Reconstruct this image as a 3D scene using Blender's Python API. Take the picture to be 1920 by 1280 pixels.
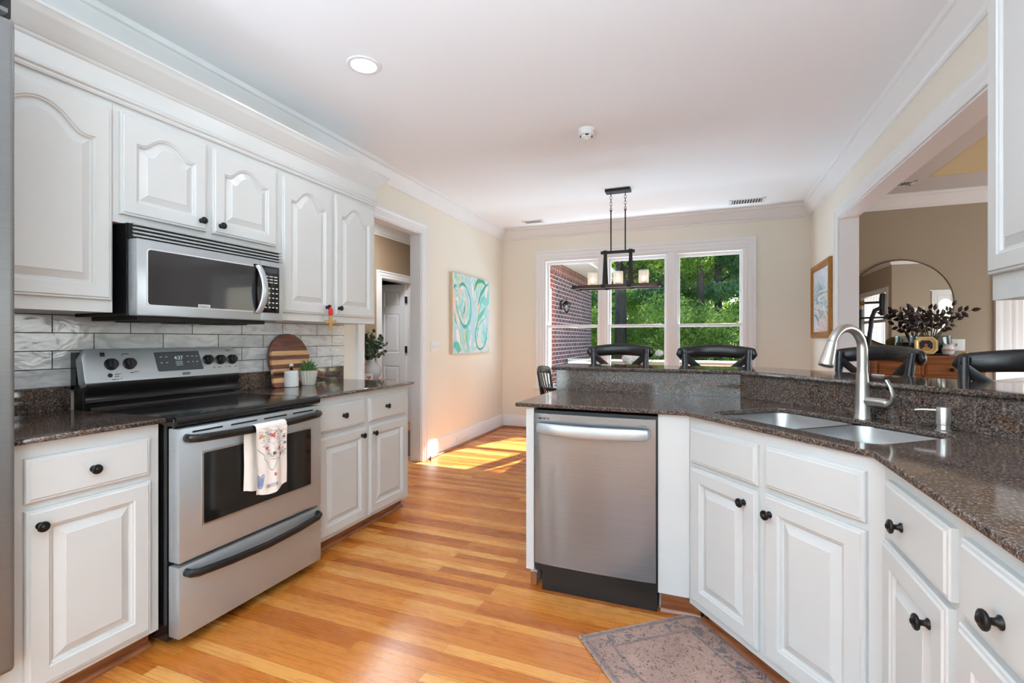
import bpy, bmesh, math, random
from mathutils import Vector, Matrix
R = math.radians
PI = math.pi
for o in list(bpy.data.objects):
    bpy.data.objects.remove(o)
scene = bpy.context.scene
C = scene.collection

# ------------------------------------------------------------------ camera, world, sun, area lights, exposure
cam_d = bpy.data.cameras.new('camera')
cam = bpy.data.objects.new('camera', cam_d)
C.objects.link(cam)
cam.location = (0, 0, 1.225)
cam.rotation_euler = (R(90), 0, R(21.6))
cam_d.sensor_width = 36.0
cam_d.lens = 36.0 * 906.5 / 1920
cam_d.shift_x = 1.0 / 1920
cam_d.shift_y = -4.8 / 1920
cam_d.clip_start = 0.02
scene.camera = cam

vs = scene.view_settings
vs.view_transform = 'Standard'
vs.look = 'None'
vs.gamma = 1.0
vs.use_curve_mapping = False
vs.exposure = 0.94

world = bpy.data.worlds.new('world')
scene.world = world
world.use_nodes = True
wn = world.node_tree
wn.nodes.clear()
w_out = wn.nodes.new('ShaderNodeOutputWorld')
w_bg = wn.nodes.new('ShaderNodeBackground')
w_sky = wn.nodes.new('ShaderNodeTexSky')
w_sky.sky_type = 'NISHITA'
w_sky.sun_disc = False
w_sky.sun_elevation = R(43)
w_sky.sun_rotation = R(19)
w_sky.air_density = 1.2
w_sky.dust_density = 1.5
w_bg.inputs['Strength'].default_value = 0.30
wn.links.new(w_sky.outputs[0], w_bg.inputs[0])
wn.links.new(w_bg.outputs[0], w_out.inputs[0])


def lamp(name, kind, loc, direction, energy, color=(1, 1, 1), size=(1, 1), shape='RECTANGLE', spread=None, angle=None):
    d = bpy.data.lights.new(name, kind)
    d.energy = energy
    d.color = color
    if kind == 'AREA':
        d.shape = shape
        d.size = size[0]
        if shape in ('RECTANGLE', 'ELLIPSE'):
            d.size_y = size[1]
        if spread:
            d.spread = spread
    if kind == 'SUN':
        d.angle = angle or R(0.5)
    if kind == 'POINT':
        d.shadow_soft_size = size[0]
    o = bpy.data.objects.new(name, d)
    C.objects.link(o)
    o.location = loc
    o.rotation_euler = Vector(direction).to_track_quat('-Z', 'Y').to_euler()
    return o


lamp('sun', 'SUN', (3, 12, 12), (-0.34, -1.0, -0.97), 12.0, (1.0, 0.98, 0.95), angle=R(0.6))
# area lamps: added rear, deck and hall fills, daylight stand-ins at the next room's windows
lamp('rear_ceiling_fill', 'AREA', (-0.60, -2.45, .18), (0, -.20, 1), 425, (0.58, 0.80, 1.0), (3.2, 1.2))  # added upward fill behind the camera, washing the ceiling
lamp('far_deck_fill', 'AREA', (-.75, 6.95, .30), (0, -1, .95), 56, (0.62, 0.82, 1.0), (2.5, .5))  # added unseen lamp below the sight line, imitating bounce from a sunlit deck
lamp('daylight_east_windows', 'AREA', (5.40, 3.9, 1.45), (-1, 0, .25), 42, (0.80, 0.90, 1.0), (2.6, 1.5))
lamp('daylight_side_window', 'AREA', (3.42, 0.6, 1.55), (-1, 0, 0), 16, (0.94, 0.97, 1.0), (1.3, 1.0))
lamp('hall_fill_light', 'AREA', (-3.45, 4.75, 2.70), (0, 0, -1), 16, (.95, .97, 1.0), (0.3, 0.3))  # added lamp without a fitting, brightens the hall

cy = scene.cycles
cy.use_denoising = True
try:
    cy.denoiser = 'OPENIMAGEDENOISE'
except Exception:
    pass
cy.max_bounces = 8
cy.diffuse_bounces = 5
cy.glossy_bounces = 4
cy.transmission_bounces = 6
cy.transparent_max_bounces = 12
cy.sample_clamp_indirect = 6.0
cy.caustics_reflective = False
cy.caustics_refractive = False
cy.use_adaptive_sampling = True
cy.adaptive_threshold = 0.02

# ------------------------------------------------------------------ materials
def lin(c):
    return tuple(((v / 12.92) if v <= 0.04045 else ((v + 0.055) / 1.055) ** 2.4) for v in c)


def rgb(r, g, b):
    return lin((r / 255, g / 255, b / 255)) + (1,)


def new_mat(name):
    m = bpy.data.materials.new(name)
    m.use_nodes = True
    nt = m.node_tree
    return m, nt, nt.nodes['Principled BSDF']


def mat(name, col, rough=0.5, metal=0.0, noise=0.0, nscale=20, bump=0.0, bscale=60, spec=0.5, coat=0.0, trans=0.0, emit=None, estr=0, stretch=None, alpha=None):
    m, nt, p = new_mat(name)
    p.inputs['Base Color'].default_value = col
    p.inputs['Roughness'].default_value = rough
    p.inputs['Metallic'].default_value = metal
    p.inputs['Specular IOR Level'].default_value = spec
    p.inputs['Coat Weight'].default_value = coat
    p.inputs['Transmission Weight'].default_value = trans
    if emit:
        p.inputs['Emission Color'].default_value = emit
        p.inputs['Emission Strength'].default_value = estr
    tc = nt.nodes.new('ShaderNodeTexCoord')
    mp = nt.nodes.new('ShaderNodeMapping')
    nt.links.new(tc.outputs['Object'], mp.inputs[0])
    if stretch:
        mp.inputs['Scale'].default_value = stretch
    if noise:
        n = nt.nodes.new('ShaderNodeTexNoise')
        n.inputs['Scale'].default_value = nscale
        n.inputs['Detail'].default_value = 4
        nt.links.new(mp.outputs[0], n.inputs['Vector'])
        mx = nt.nodes.new('ShaderNodeMix')
        mx.data_type = 'RGBA'
        mx.inputs['A'].default_value = tuple(max(0, v * (1 - noise)) for v in col[:3]) + (1,)
        mx.inputs['B'].default_value = tuple(min(1, v * (1 + noise)) for v in col[:3]) + (1,)
        nt.links.new(n.outputs['Fac'], mx.inputs['Factor'])
        nt.links.new(mx.outputs['Result'], p.inputs['Base Color'])
    if bump:
        n2 = nt.nodes.new('ShaderNodeTexNoise')
        n2.inputs['Scale'].default_value = bscale
        n2.inputs['Detail'].default_value = 3
        nt.links.new(mp.outputs[0], n2.inputs['Vector'])
        b = nt.nodes.new('ShaderNodeBump')
        b.inputs['Strength'].default_value = bump
        b.inputs['Distance'].default_value = 0.01
        nt.links.new(n2.outputs['Fac'], b.inputs['Height'])
        nt.links.new(b.outputs[0], p.inputs['Normal'])
    return m


def ramp(nt, fac, stops):
    r = nt.nodes.new('ShaderNodeValToRGB')
    e = r.color_ramp.elements
    e[0].position, e[0].color = stops[0]
    e[1].position, e[1].color = stops[-1]
    for s in stops[1:-1]:
        k = e.new(s[0])
        k.color = s[1]
    nt.links.new(fac, r.inputs[0])
    return r.outputs[0]


def mixc(nt, fac, a, b, mode='MIX'):
    mx = nt.nodes.new('ShaderNodeMix')
    mx.data_type = 'RGBA'
    mx.blend_type = mode
    for inp, v in (('Factor', fac), ('A', a), ('B', b)):
        if hasattr(v, 'is_output'):
            nt.links.new(v, mx.inputs[inp])
        else:
            mx.inputs[inp].default_value = v
    return mx.outputs['Result']


def noise_out(nt, vec, scale, detail=4, dist=0.0, rough=0.5):
    n = nt.nodes.new('ShaderNodeTexNoise')
    n.inputs['Scale'].default_value = scale
    n.inputs['Detail'].default_value = detail
    n.inputs['Distortion'].default_value = dist
    n.inputs['Roughness'].default_value = rough
    nt.links.new(vec, n.inputs['Vector'])
    return n.outputs['Fac']


def coords(nt, scale=(1, 1, 1), rot=(0, 0, 0), loc=(0, 0, 0), swz=None):
    tc = nt.nodes.new('ShaderNodeTexCoord')
    v = tc.outputs['Object']
    if swz:
        s = nt.nodes.new('ShaderNodeSeparateXYZ')
        c = nt.nodes.new('ShaderNodeCombineXYZ')
        nt.links.new(v, s.inputs[0])
        for i, ax in enumerate(swz):
            if ax in 'XYZ':
                nt.links.new(s.outputs[ax], c.inputs[i])
        v = c.outputs[0]
    mp = nt.nodes.new('ShaderNodeMapping')
    mp.inputs['Scale'].default_value = scale
    mp.inputs['Rotation'].default_value = rot
    mp.inputs['Location'].default_value = loc
    nt.links.new(v, mp.inputs[0])
    return mp.outputs[0]


def bump_to(nt, p, h, strength, dist=0.01):
    b = nt.nodes.new('ShaderNodeBump')
    b.inputs['Strength'].default_value = strength
    b.inputs['Distance'].default_value = dist
    nt.links.new(h, b.inputs['Height'])
    nt.links.new(b.outputs[0], p.inputs['Normal'])


def m_floor():
    m, nt, p = new_mat('oak_floor')
    v = coords(nt)
    br = nt.nodes.new('ShaderNodeTexBrick')
    br.offset = 0.37
    br.offset_frequency = 3
    br.inputs['Color1'].default_value = (0, 0, 0, 1)
    br.inputs['Color2'].default_value = (1, 1, 1, 1)
    br.inputs['Mortar'].default_value = (0.5, 0.5, 0.5, 1)
    br.inputs['Scale'].default_value = 1
    br.inputs['Mortar Size'].default_value = 0.0007
    br.inputs['Mortar Smooth'].default_value = 0.2
    br.inputs['Brick Width'].default_value = 0.95
    br.inputs['Row Height'].default_value = 0.0572
    nt.links.new(v, br.inputs['Vector'])
    plank = ramp(nt, br.outputs['Color'], [(0.0, rgb(172, 92, 32)), (0.35, rgb(198, 116, 44)), (0.65, rgb(212, 134, 58)), (1.0, rgb(228, 162, 86))])
    g1 = noise_out(nt, coords(nt, (2.2, 45, 1)), 2.0, 6, 1.2)
    g2 = noise_out(nt, coords(nt, (6, 160, 1)), 2.0, 3, 0.2)
    grain = ramp(nt, g1, [(0.30, rgb(206, 148, 96)), (0.5, (1, 1, 1, 1)), (0.8, rgb(255, 248, 232))])
    grain2 = ramp(nt, g2, [(0.25, rgb(225, 190, 150)), (0.5, (1, 1, 1, 1))])
    c = mixc(nt, 0.55, plank, grain, 'MULTIPLY')
    c = mixc(nt, 0.4, c, grain2, 'MULTIPLY')
    c = mixc(nt, br.outputs['Fac'], c, rgb(120, 66, 26))
    nt.links.new(c, p.inputs['Base Color'])
    rr = nt.nodes.new('ShaderNodeMapRange')
    rr.inputs['To Min'].default_value = 0.20
    rr.inputs['To Max'].default_value = 0.36
    nt.links.new(g1, rr.inputs['Value'])
    nt.links.new(rr.outputs[0], p.inputs['Roughness'])
    bump_to(nt, p, br.outputs['Fac'], -0.25, 0.002)
    return m


def m_granite():
    m, nt, p = new_mat('brown_granite')
    v = coords(nt)
    n1 = noise_out(nt, v, 150, 5, 0.3, 0.75)
    n3 = noise_out(nt, v, 310, 2, 0.0, 0.6)
    ad = nt.nodes.new('ShaderNodeMath')
    ad.operation = 'MULTIPLY_ADD'
    ad.inputs[1].default_value = 0.35
    nt.links.new(n3, ad.inputs[0])
    nt.links.new(n1, ad.inputs[2])
    base = ramp(nt, ad.outputs[0], [(0.55, rgb(34, 29, 28)), (0.63, rgb(68, 57, 51)), (0.70, rgb(97, 82, 75)), (0.77, rgb(130, 113, 104)), (0.86, rgb(160, 143, 133))])
    n2 = noise_out(nt, v, 22, 3, 0, 0.6)
    tint = ramp(nt, n2, [(0.35, rgb(205, 205, 205)), (0.5, (1, 1, 1, 1)), (0.68, rgb(255, 226, 196))])
    c2 = mixc(nt, 0.8, base, tint, 'MULTIPLY')
    nt.links.new(c2, p.inputs['Base Color'])
    p.inputs['Roughness'].default_value = 0.07
    p.inputs['Specular IOR Level'].default_value = 0.6
    return m


def m_tile():
    m, nt, p = new_mat('glazed_subway_tile')
    v = coords(nt, loc=(-1.21 + 0.3075 * 8, -1.016 + 0.0785 * 2, 0), swz='YZ_')
    br = nt.nodes.new('ShaderNodeTexBrick')
    br.offset = 0.5
    br.inputs['Color1'].default_value = rgb(214, 214, 214)
    br.inputs['Color2'].default_value = rgb(230, 230, 230)
    br.inputs['Mortar'].default_value = rgb(62, 60, 58)
    br.inputs['Scale'].default_value = 1
    br.inputs['Mortar Size'].default_value = 0.0021
    br.inputs['Mortar Smooth'].default_value = 0.1
    br.inputs['Brick Width'].default_value = 0.3075
    br.inputs['Row Height'].default_value = 0.0785
    nt.links.new(v, br.inputs['Vector'])
    cl = noise_out(nt, coords(nt, (6, 5, 16)), 1.4, 4, 1.5)
    cc = ramp(nt, cl, [(0.35, rgb(216, 216, 216)), (0.6, (1, 1, 1, 1))])
    c = mixc(nt, 0.8, br.outputs['Color'], cc, 'MULTIPLY')
    nt.links.new(c, p.inputs['Base Color'])
    r = nt.nodes.new('ShaderNodeMapRange')
    r.inputs['To Min'].default_value = 0.12
    r.inputs['To Max'].default_value = 0.7
    nt.links.new(br.outputs['Fac'], r.inputs['Value'])
    nt.links.new(r.outputs[0], p.inputs['Roughness'])
    h = noise_out(nt, coords(nt, (1, 8, 14)), 1.6, 2, 0.6)
    sb = nt.nodes.new('ShaderNodeMath')
    sb.operation = 'MULTIPLY_ADD'
    sb.inputs[1].default_value = -0.6
    nt.links.new(br.outputs['Fac'], sb.inputs[0])
    nt.links.new(h, sb.inputs[2])
    bump_to(nt, p, sb.outputs[0], 0.20, 0.008)
    return m


def m_brick(name='outdoor_brick', swz='YZ_', c1=(84, 62, 74), c2=(116, 82, 90)):
    m, nt, p = new_mat(name)
    v = coords(nt, swz=swz)
    br = nt.nodes.new('ShaderNodeTexBrick')
    br.inputs['Color1'].default_value = rgb(*c1)
    br.inputs['Color2'].default_value = rgb(*c2)
    br.inputs['Mortar'].default_value = rgb(215, 210, 214)
    br.inputs['Scale'].default_value = 1
    br.inputs['Mortar Size'].default_value = 0.006
    br.inputs['Brick Width'].default_value = 0.21
    br.inputs['Row Height'].default_value = 0.072
    nt.links.new(v, br.inputs['Vector'])
    n = noise_out(nt, coords(nt), 3, 3)
    c = mixc(nt, 0.35, br.outputs['Color'], ramp(nt, n, [(0.3, rgb(120, 120, 140)), (0.7, (1, 1, 1, 1))]), 'MULTIPLY')
    nt.links.new(c, p.inputs['Base Color'])
    p.inputs['Roughness'].default_value = 0.85
    return m


def m_steel(name, col=(0.48, 0.51, 0.53, 1), rough=0.32, axis='X', wav=0.0, metal=0.62):
    m, nt, p = new_mat(name)
    sc = {'X': (1.5, 90, 260), 'Z': (260, 260, 1.5), 'Y': (260, 1.5, 260)}[axis]
    n = noise_out(nt, coords(nt, sc), 1.0, 4)
    c = ramp(nt, n, [(0.3, tuple(v * 0.94 for v in col[:3]) + (1,)), (0.7, tuple(min(1, v * 1.05) for v in col[:3]) + (1,))])
    nt.links.new(c, p.inputs['Base Color'])
    p.inputs['Metallic'].default_value = metal
    p.inputs['Roughness'].default_value = rough
    if wav:
        w = noise_out(nt, coords(nt, (4.5, 1, 1.1)), 1.0, 1, 0.6)
        bump_to(nt, p, w, wav, 0.02)
    return m


def m_wood(name, c1, c2, scale=(2, 30, 30), rough=0.35, coat=0.0, rot=(0, 0, 0)):
    m, nt, p = new_mat(name)
    n = noise_out(nt, coords(nt, scale, rot), 1.5, 6, 0.9)
    nt.links.new(ramp(nt, n, [(0.3, c1), (0.7, c2)]), p.inputs['Base Color'])
    p.inputs['Roughness'].default_value = rough
    p.inputs['Coat Weight'].default_value = coat
    return m


def m_rug():
    m, nt, p = new_mat('faded_rug')
    v = coords(nt)
    s = nt.nodes.new('ShaderNodeSeparateXYZ')
    nt.links.new(v, s.inputs[0])

    def M(op, a, b=None, c=None):
        n = nt.nodes.new('ShaderNodeMath')
        n.operation = op
        for i, q in enumerate((a, b, c)):
            if q is None:
                continue
            if hasattr(q, 'is_output'):
                nt.links.new(q, n.inputs[i])
            else:
                n.inputs[i].default_value = q
        return n.outputs[0]
    dx = M('SUBTRACT', 0.90, M('ABSOLUTE', M('SUBTRACT', s.outputs['X'], 0.90)))
    dy = M('SUBTRACT', 0.285, M('ABSOLUTE', M('SUBTRACT', s.outputs['Y'], 0.285)))
    d = M('MINIMUM', dx, dy)
    n0 = noise_out(nt, v, 14, 3)
    dd = M('MULTIPLY_ADD', M('SUBTRACT', n0, 0.5), 0.014, d)
    base = ramp(nt, noise_out(nt, v, 5, 5, 0.5, 0.7), [(0.3, rgb(158, 128, 116)), (0.55, rgb(180, 148, 134)), (0.8, rgb(190, 162, 148))])
    spots = ramp(nt, noise_out(nt, v, 62, 3, 1.5, 0.6), [(0.56, (0, 0, 0, 1)), (0.64, (1, 1, 1, 1))])
    c = mixc(nt, spots, base, rgb(104, 82, 84))
    vo = nt.nodes.new('ShaderNodeTexVoronoi')
    vo.feature = 'DISTANCE_TO_EDGE'
    vo.inputs['Scale'].default_value = 15
    nt.links.new(v, vo.inputs['Vector'])
    med = ramp(nt, vo.outputs['Distance'], [(0.0, (1, 1, 1, 1)), (0.035, (0, 0, 0, 1))])
    msk = ramp(nt, noise_out(nt, v, 9, 2), [(0.52, (0, 0, 0, 1)), (0.66, (0.45, 0.45, 0.45, 1))])
    c = mixc(nt, mixc(nt, 1.0, med, msk, 'MULTIPLY'), c, rgb(106, 98, 100))
    for a, b_, col in ((0.012, 0.030, rgb(104, 100, 104)), (0.098, 0.112, rgb(108, 104, 106))):
        band = M('MULTIPLY', M('GREATER_THAN', dd, a), M('LESS_THAN', dd, b_))
        band = M('MULTIPLY', band, M('MULTIPLY_ADD', n0, 0.9, 0.05))
        c = mixc(nt, band, c, col)
    flo = M('MULTIPLY', M('MULTIPLY', M('GREATER_THAN', dd, 0.035), M('LESS_THAN', dd, 0.095)), ramp(nt, noise_out(nt, v, 26, 2, 1.0), [(0.55, (0, 0, 0, 1)), (0.6, (0.8, 0.8, 0.8, 1))]))
    c = mixc(nt, flo, c, rgb(110, 106, 110))
    nt.links.new(c, p.inputs['Base Color'])
    p.inputs['Roughness'].default_value = 0.95
    p.inputs['Specular IOR Level'].default_value = 0.1
    bump_to(nt, p, noise_out(nt, v, 350, 2), 0.5, 0.003)
    return m


def m_glass(name, tint=(1, 1, 1, 1), gloss_fac=1.0, rough=0.0):
    m = bpy.data.materials.new(name)
    m.use_nodes = True
    nt = m.node_tree
    nt.nodes.clear()
    out = nt.nodes.new('ShaderNodeOutputMaterial')
    tr = nt.nodes.new('ShaderNodeBsdfTransparent')
    tr.inputs[0].default_value = tint
    gl = nt.nodes.new('ShaderNodeBsdfGlossy')
    gl.inputs['Roughness'].default_value = rough
    lw = nt.nodes.new('ShaderNodeLayerWeight')
    lw.inputs[0].default_value = 0.5
    pw = nt.nodes.new('ShaderNodeMath')
    pw.operation = 'POWER'
    pw.inputs[1].default_value = 5
    nt.links.new(lw.outputs['Facing'], pw.inputs[0])
    mu = nt.nodes.new('ShaderNodeMath')
    mu.operation = 'MULTIPLY_ADD'
    mu.inputs[1].default_value = gloss_fac * .95
    mu.inputs[2].default_value = gloss_fac * .045
    nt.links.new(pw.outputs[0], mu.inputs[0])
    mx = nt.nodes.new('ShaderNodeMixShader')
    nt.links.new(mu.outputs[0], mx.inputs[0])
    nt.links.new(tr.outputs[0], mx.inputs[1])
    nt.links.new(gl.outputs[0], mx.inputs[2])
    nt.links.new(mx.outputs[0], out.inputs[0])
    return m


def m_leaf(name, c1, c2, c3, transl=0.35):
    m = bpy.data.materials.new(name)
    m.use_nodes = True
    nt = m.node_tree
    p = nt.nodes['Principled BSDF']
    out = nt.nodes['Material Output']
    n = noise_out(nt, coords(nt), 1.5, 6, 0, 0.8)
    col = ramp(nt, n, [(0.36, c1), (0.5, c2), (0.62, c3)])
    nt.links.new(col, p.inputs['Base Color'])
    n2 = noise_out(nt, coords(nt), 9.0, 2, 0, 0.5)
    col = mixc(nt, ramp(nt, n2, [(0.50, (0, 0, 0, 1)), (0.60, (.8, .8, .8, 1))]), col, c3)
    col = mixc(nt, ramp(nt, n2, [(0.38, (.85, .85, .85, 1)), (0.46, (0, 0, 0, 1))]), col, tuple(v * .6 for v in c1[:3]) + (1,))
    p.inputs['Roughness'].default_value = 0.28
    t = nt.nodes.new('ShaderNodeBsdfTranslucent')
    nt.links.new(mixc(nt, 0.5, col, rgb(200, 225, 80)), t.inputs[0])
    mx = nt.nodes.new('ShaderNodeMixShader')
    mx.inputs[0].default_value = transl
    nt.links.new(p.outputs[0], mx.inputs[1])
    nt.links.new(t.outputs[0], mx.inputs[2])
    nt.links.new(mx.outputs[0], out.inputs[0])
    return m


M_CAB = mat('cabinet_paint', rgb(202, 201, 199), 0.32, noise=0.015, nscale=8)
M_TRIM = mat('trim_paint', rgb(232, 232, 233), 0.35, noise=0.01, nscale=8)
M_CEIL = mat('ceiling_paint', rgb(240, 241, 243), 0.9, noise=0.01, nscale=2)
M_WALL = mat('cream_wall_paint', rgb(233, 227, 214), 0.75, noise=0.015, nscale=3)
M_TAUPE = mat('taupe_wall_paint', rgb(166, 152, 133), 0.8, noise=0.02, nscale=3)
M_HALLW = mat('brown_wall_paint', rgb(150, 128, 104), 0.8, noise=0.02, nscale=3)
M_DIMCEIL = mat('dimmed_ceiling_paint', rgb(205, 203, 203), 0.9, noise=0.01)  # ceiling white greyed, the next room's dimness put into the colour
M_FLOOR = m_floor()
M_GRAN = m_granite()
M_TILE = m_tile()
M_BRICK = m_brick()
M_BRICK2 = m_brick('soldier_brick', 'ZY_', (110, 60, 54), (140, 78, 66))
M_BRICK3 = m_brick('red_corner_brick', 'YZ_', (140, 62, 48), (160, 78, 60))
M_STEEL = m_steel('brushed_steel_horizontal', axis='Y')
M_STEELX = m_steel('brushed_steel_door', col=(0.25, 0.265, 0.28, 1), rough=0.20, metal=.7, axis='X', wav=0.45)
M_STEELF = m_steel('fridge_steel', col=(0.22, 0.22, 0.22, 1), rough=0.34, axis='X')
M_SINK = m_steel('sink_steel', metal=0.9, col=(0.46, 0.455, 0.45, 1), rough=0.36, axis='X')
M_NICKEL = m_steel('brushed_nickel', metal=0.9, col=(0.55, 0.52, 0.49, 1), rough=0.28, axis='Z')
M_ENAMEL = mat('black_enamel', rgb(18, 18, 19), 0.16, noise=0.05, spec=0.6)
M_BGLASS = mat('black_glass', rgb(10, 10, 11), 0.04, noise=0.05, spec=0.7)
M_MWGLASS = mat('dark_mesh_glass', rgb(52, 52, 54), 0.05, noise=0.03, nscale=300, spec=0.6)
M_OVGLASS = mat('oven_glass', rgb(22, 23, 22), 0.07, noise=0.05, spec=0.7)
M_BRONZE = mat('oil_rubbed_bronze', rgb(34, 32, 31), 0.34, 0.6, noise=0.1)
M_BLACK = mat('black_plastic', rgb(20, 20, 21), 0.4, noise=0.05)
M_IRON = mat('black_iron', rgb(30, 28, 28), 0.5, 0.3, noise=0.1)
M_DISP = mat('display_glass', rgb(66, 70, 74), 0.12, noise=0.02)
M_DIGIT = mat('display_digits', rgb(170, 200, 205), 0.4, noise=0.01, emit=rgb(170, 205, 210), estr=0.25)
M_DARKPRINT = mat('dark_print', rgb(40, 40, 42), 0.5, noise=0.02)
M_LIGHTPRINT = mat('light_print', rgb(210, 210, 210), 0.5, noise=0.02)
M_SHOE = m_wood('stained_shoe_wood', rgb(120, 66, 38), rgb(168, 104, 66), (3, 30, 30), 0.3)
M_STOOL = mat('black_stool_paint', rgb(34, 34, 36), 0.26, noise=0.25, nscale=5, spec=0.5)
M_RUG = m_rug()
M_BEAM = m_wood('dark_walnut_beam', rgb(58, 34, 26), rgb(96, 58, 42), (3, 30, 30), 0.5)
M_RUG2 = mat('hall_rug_wool', rgb(84, 78, 76), 0.95, noise=0.6, nscale=60)
M_CHERRY = m_wood('cherry_wood', rgb(112, 62, 26), rgb(160, 98, 50), (1.5, 20, 20), 0.3)
M_WALNUT = m_wood('walnut', rgb(98, 58, 48), rgb(142, 90, 76), (20, 3, 30), 0.45, rot=(0.5, 0, 0))
M_MAPLE = m_wood('maple', rgb(206, 150, 98), rgb(234, 190, 140), (20, 2, 30), 0.45)
M_CANWOOD = m_wood('canvas_edge_wood', rgb(200, 176, 142), rgb(220, 200, 170), (10, 10, 2), 0.6)
M_GOLD = mat('gold_leaf_frame', rgb(168, 114, 50), 0.38, 0.55, noise=0.3, nscale=25)
M_BRASS = mat('pale_gold', rgb(228, 198, 132), 0.35, 0.25, noise=0.1)
M_GLASS = m_glass('window_glass', (0.93, 0.97, 0.97, 1), 0.05)
M_VGLASS = m_glass('vase_glass', (0.80, 0.86, 0.88, 1), 1.6, 0.02)
M_MIRROR = mat('mirror_silver', (0.86, 0.87, 0.86, 1), 0.01, 1.0)
M_WHITE = mat('white_ceramic', rgb(232, 230, 226), 0.35, noise=0.02)
M_PLASTIC = mat('white_plastic', rgb(230, 230, 228), 0.4, noise=0.01)
M_TERRA = mat('washed_pot', rgb(206, 198, 184), 0.7, noise=0.08, nscale=30)
M_GRASSP = mat('succulent_green', rgb(84, 122, 66), 0.5, noise=0.4, nscale=30)
M_EUC = mat('eucalyptus_leaf', rgb(78, 100, 78), 0.55, noise=0.35, nscale=18)
M_DARKLEAF = mat('burgundy_leaf', rgb(36, 20, 24), 0.35, noise=0.3, nscale=20)
M_STEM = mat('plant_stem', rgb(96, 84, 56), 0.6, noise=0.2)
M_VASE = mat('pale_blue_white_vase', rgb(214, 216, 218), 0.25, noise=0.05, nscale=6)
M_CLOTH = mat('tea_towel_linen', rgb(238, 228, 220), 0.9, noise=0.03, nscale=60, bump=0.2, bscale=500)
M_RED = mat('red_thread', rgb(206, 24, 34), 0.7, noise=0.15)
M_CROSS = m_wood('tan_wood', rgb(140, 104, 56), rgb(190, 152, 96), (30, 30, 3), 0.6)
M_LAMPGLOW = mat('lamp_lens', rgb(255, 255, 255), 0.5, emit=(1, 0.98, 0.95, 1), estr=5)
M_BULB = mat('bulb_glow', rgb(255, 230, 190), 0.4, emit=(1, 0.74, 0.46, 1), estr=2.6)
M_LEAF1 = m_leaf('deciduous_leaf', rgb(36, 76, 64), rgb(96, 138, 76), rgb(222, 238, 140), .6)
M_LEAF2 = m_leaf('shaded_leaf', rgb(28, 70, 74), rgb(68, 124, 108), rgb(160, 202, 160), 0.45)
M_BARK = m_wood('bark', rgb(48, 46, 48), rgb(92, 84, 80), (8, 8, 1.5), 0.9)
M_GROUND = mat('lawn_ground', rgb(88, 104, 58), 0.95, noise=0.4, nscale=3)
M_DECK = m_wood('deck_board', rgb(120, 104, 92), rgb(150, 134, 120), (2, 20, 20), 0.8)
M_SOFFIT = mat('soffit_white', rgb(226, 228, 230), 0.6, noise=0.02)
M_SHINGLE = mat('roof_shingle', rgb(92, 88, 86), 0.9, noise=0.3, nscale=12)
M_FROST = mat('frosted_glass', rgb(250, 246, 240), 0.35, trans=0.0, emit=(1, 0.86, 0.68, 1), estr=0.06)
M_FROST.node_tree.nodes['Principled BSDF'].inputs['Alpha'].default_value = 0.34

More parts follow.
